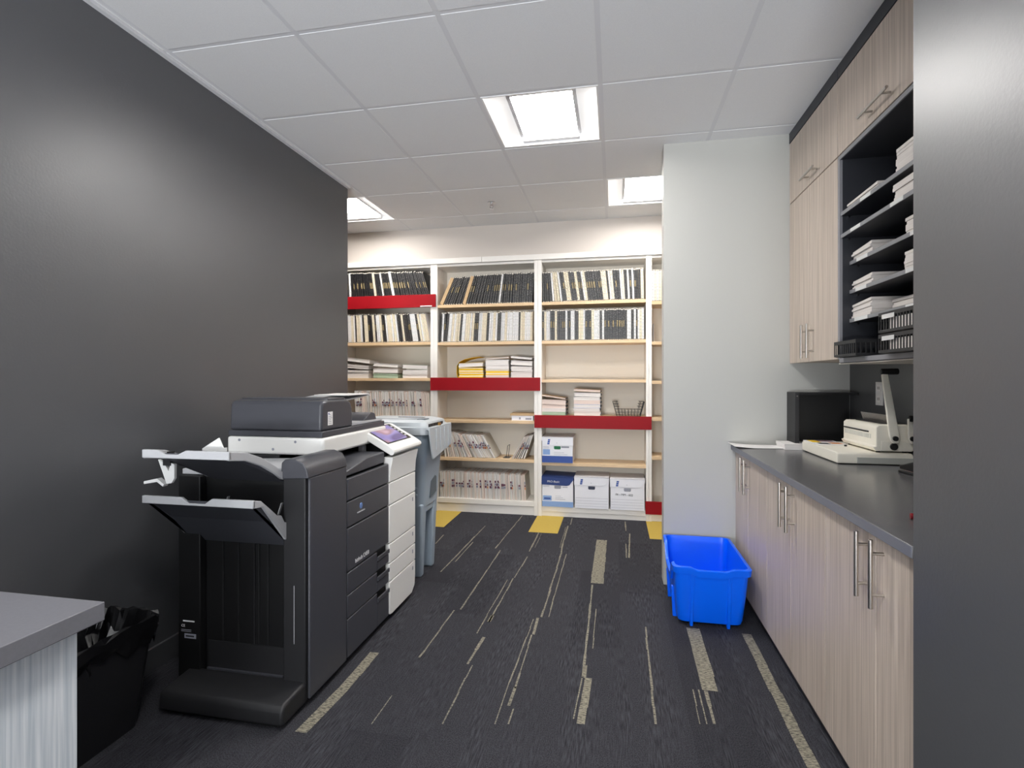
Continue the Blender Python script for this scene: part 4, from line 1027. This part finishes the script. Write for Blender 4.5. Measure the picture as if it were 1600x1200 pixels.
m = MB(); m.box(-1.190, -1.188, FYa - .0012, FYa, .24, .46, M_TRAY); m.build('side_slot', cp)
m = MB()
text('CE', .014, (-1.685, FYa - .0006, .262), (1, 0, 0), (0, 0, 1), M_TEXTW, 'ce_mark', cp)
m.box(-1.677, -1.625, FYa - .001, FYa, .283, .288, M_TEXTW); m.box(-1.67, -1.618, FYa - .001, FYa, .218, .236, M_TEXTG); m.box(-1.664, -1.626, FYa - .0014, FYa - .001, .224, .230, M_CHARSIDE)
for k in range(2): m.box(-1.685, -1.64, FYa - .001, FYa, .244 + k * .006, .2455 + k * .006, M_TEXTG); 
m.build('rating_label', cp, smooth=False)
# finisher foot
m = MB(); m.prism([(1.648, .018), (1.642, .03), (1.646, .078), (1.662, .092), (1.80, .100), (1.80, .018)], 'x', -1.655, -1.142, M_CHARSIDE); ft = m.build('floor_foot', cp, bevel=.012, seg=4)
m = MB(); m.box(-1.62, -1.18, 1.67, 1.78, .0, .018, M_BLACK); m.build('rubber_pad', ft)
m = MB()
for a in (-1.66, -1.18): m.cyl((a - .01, 1.93, .018), (a + .01, 1.93, .018), .018, M_BLACK, seg=14); m.box(a - .008, a + .008, 1.92, 1.94, .018, .035, M_BLACK)
m.build('caster', fin)
# output trays
def tray(xL, xR, yn, zn, ya, za_top, za_bot, dip0, dip1, zdip, prof, name, rim=None):
    """prof: list of (y,z) of the upper edge from near end to the attachment"""
    th = .014
    top = prof; m = MB()
    low = [(ya, za_bot), (yn + .05, zn - .034), (yn, zn - .028)]
    # two side cheeks
    ck = top + low if rim is None else top + [(y_, z_ - rim) for y_, z_ in reversed(top)]
    m.prism(ck, 'x', xR - .012, xR, M_TRAY); m.prism(ck, 'x', xL, xL + .012, M_TRAY)
    # floor plate of the tray
    fl2 = [(yn + .002, zn - .010), (ya, za_bot + .03), (ya, za_bot), (yn + .05, zn - .034), (yn + .002, zn - .028)]
    m.prism(fl2, 'x', xL + .012, xR - .012, M_CHAR)
    # near lip with a dip for taking paper out
    m.prism([(xL, zn - .028), (xL, zn), (dip0 - .01, zn), (dip0 + .02, zn - zdip), (dip1 - .03, zn - zdip), (dip1, zn), (xR, zn), (xR, zn - .028)], 'y', yn - .004, yn + .008, M_TRAY)
    return m.build(name, cp, bevel=.0025)
tr1 = tray(-1.570, -1.235, 1.50, 1.004, FYa + .028, .88, .845, -1.50, -1.40, .014, [(1.50, 1.004), (1.58, .992), (1.66, .962), (1.74, .918), (1.775, .893), (FYa + .028, .884)], 'upper_output_tray', rim=.030)
tr2 = tray(-1.675, -1.222, 1.60, .822, FYa + .028, .70, .60, -1.50, -1.385, .020, [(1.60, .822), (1.64, .812), (1.69, .772), (1.73, .738), (1.755, .732), (1.775, .70), (FYa + .028, .695)], 'lower_output_tray')
m = MB(); m.prism([(-1.40, 1.002), (-1.335, 1.040), (-1.318, 1.006), (-1.305, 1.008), (-1.305, .994), (-1.40, .994)], 'y', 1.57, 1.575, M_WHITEP); m.build('white_flap', tr1)
m = MB(); m.prism([(-1.60, .955), (-1.575, .895), (-1.565, .870), (-1.545, .872), (-1.532, .890), (-1.532, .940), (-1.548, .945), (-1.556, .915), (-1.575, .945)], 'y', 1.59, 1.60, M_WHITEP)
m.prism([(-1.570, .868), (-1.60, .888), (-1.655, .876), (-1.655, .866), (-1.60, .876), (-1.575, .860)], 'y', 1.585, 1.605, M_WHITEP); m.box(-1.575, -1.545, 1.585, 1.605, .935, .985, M_CHARSIDE); m.build('paper_stopper', tr1)
m = MB(); m.prism([(-1.51, .735), (-1.505, .735), (-1.490, .78), (-1.495, .78)], 'y', FYa + .02, FYa + .03, M_TRAY); m.prism([(-1.275, .72), (-1.27, .72), (-1.255, .765), (-1.26, .765)], 'y', FYa + .02, FYa + .03, M_TRAY); m.build('guide_pin', cp)

# ================================================================== GREY SHREDDING CART
t = thing('waste_cart', 'tall blue-grey plastic waste cart with lid behind the photocopier', 'waste cart', (-1.40, 3.2, 0))
m = MB()
def cr(z, x0, x1, y0, y1, r=.05): return rring(x0, x1, y0, y1, r, z, 5, 4)
m.loft([cr(.44, -1.60, -1.168, 3.075, 3.385), cr(.62, -1.605, -1.158, 3.063, 3.395), cr(.905, -1.62, -1.135, 3.035, 3.425)], M_GREYBIN)
m.loft([cr(.0, -1.57, -1.262, 3.12, 3.35), cr(.44, -1.60, -1.252, 3.078, 3.382)], M_GREYBIN)
m.build('body', t, smooth=True)
for yy in (3.095, 3.293):
    m = MB(); m.loft([[(-1.28, yy, 0), (-1.185, yy, 0), (-1.185, yy + .052, 0), (-1.28, yy + .052, 0)], [(-1.28, yy - .018 * (yy < 3.2), .46), (-1.170, yy - .018 * (yy < 3.2), .46), (-1.170, yy + .065, .46), (-1.28, yy + .065, .46)]], M_GREYBIN); m.build('leg', t, bevel=.012, seg=3)
m = MB(); m.box(-1.23, -1.175, 3.13, 3.31, .395, .44, M_GREYBIN); m.build('crossbar', t, bevel=.008)
m = MB(); m.prism([(3.19, .48), (3.31, .50), (3.31, .60), (3.28, .615), (3.20, .585)], 'x', -1.170, -1.1585, M_GREYBIND); m.build('grip_recess', t, bevel=.003)
m = MB()
m.loft([cr(.900, -1.64, -1.115, 3.01, 3.445), cr(.945, -1.64, -1.115, 3.01, 3.445), cr(.950, -1.63, -1.125, 3.02, 3.435), cr(.974, -1.62, -1.135, 3.03, 3.425), cr(.990, -1.58, -1.19, 3.07, 3.38)], M_GREYBIN2)
ld = m.build('lid', t)
m = MB(); m.prism([(-1.55, 3.08), (-1.20, 3.08), (-1.17, 3.12), (-1.17, 3.20), (-1.22, 3.19), (-1.30, 3.12), (-1.55, 3.12)], 'z', .975, .9905, M_GREYBIND); m.build('lid_groove', ld, bevel=.002)
m = MB(); m.box(-1.40, -1.22, 3.24, 3.265, .9895, .9925, M_BLACK); m.build('paper_slot', ld)
m = MB()
for k in range(5): m.box(-1.1165, -1.113, 3.04 + k * .055, 3.085 + k * .055, .948, .966, M_CHARSIDE)
m.build('latch_slot', ld)
m = MB(); m.box(-1.112, -1.100, 3.20, 3.235, .932, .962, M_BRASS); m.build('padlock', ld, bevel=.003)
m = MB(); pr = [(3.005, .935), (3.44, .935), (3.445, .80), (3.40, .79), (3.08, .745), (3.055, .80)]
m.prism(pr, 'x', -1.108, -1.098, M_GREYBIN2)
for yy in (3.12, 3.20, 3.28, 3.36): m.prism([(yy, .93), (yy + .02, .93), (yy + .03, .80), (yy + .01, .795)], 'x', -1.099, -1.093, M_GREYBIN2)
m.box(-1.125, -1.098, 3.02, 3.44, .930, .945, M_GREYBIN2)
m.build('hanging_flap', t, bevel=.003)
m = MB()
for zz in (.52, .56): m.ball((-1.21, 3.068, zz), .012, M_GREYBIN, sy=.5)
m.build('rivet', t)

# ================================================================== DESK + TRASH BIN
t = thing('desk', 'grey-topped desk corner with pale wood-look end panel', 'desk', (-1.5, .4, 0))
MB().box(-1.93, -1.130, -.65, .983, .698, .74, mat('grey_desk_top', (120, 120, 126), .4, var=.4, vscale=(120, 120, 120), vc=(128, 128, 134))).build('desktop', t, bevel=.002)
MB().box(-1.20, -1.172, -.62, .955, .0, .698, M_WOODPALE).build('end_panel', t, bevel=.001)
MB().box(-1.925, -1.20, .93, .955, .0, .698, M_WOODPALE).build('back_panel', t, bevel=.001)
t = thing('trash_bin', 'black plastic wastebasket with black liner between desk and copier', 'trash bin', (-1.78, 1.4, 0))
m = MB(); zf = lambda x, y: .012 * math.sin((y - 1.2) * 9)
O = lambda k, z, o=0: rring(-1.885 - .025 * k + o, -1.680 + .025 * k - o, 1.24 - .03 * k + o, 1.60 + .05 * k - o, .04, z, 5, 8)
m.loft([O(0, 0), O(.95, .345), O(.95, .346, -.008), O(1, .372, -.008), O(1, .372, 0), O(.95, .34, .004), O(0, .01, .006)], M_BINBLK); m.build('tub', t)
m = MB(); r2 = random.Random(5)
rings = []
for k, z, o in ((.8, .30, -.008), (.95, .345, -.013), (1, .378, -.012), (1, .380, .004), (.9, .30, .02), (.5, .20, .05), (.2, .12, .07)):
    rg = O(k, z, o); rings.append([(p[0] + (r2.uniform(-.004, .004) if z < .34 and o > 0 else 0) + (r2.uniform(-.02, .02) if z < .31 and o > 0 else 0), p[1] + (r2.uniform(-.02, .02) if z < .31 and o > 0 else 0), p[2] + (r2.uniform(-.012, .008) if z > .34 else r2.uniform(-.03, .03))) for p in rg])
m.loft(rings, M_LINER, cap0=False); m.build('liner', t, smooth=False)

for o in bpy.data.objects:
    if '_o' in o: del o['_o']
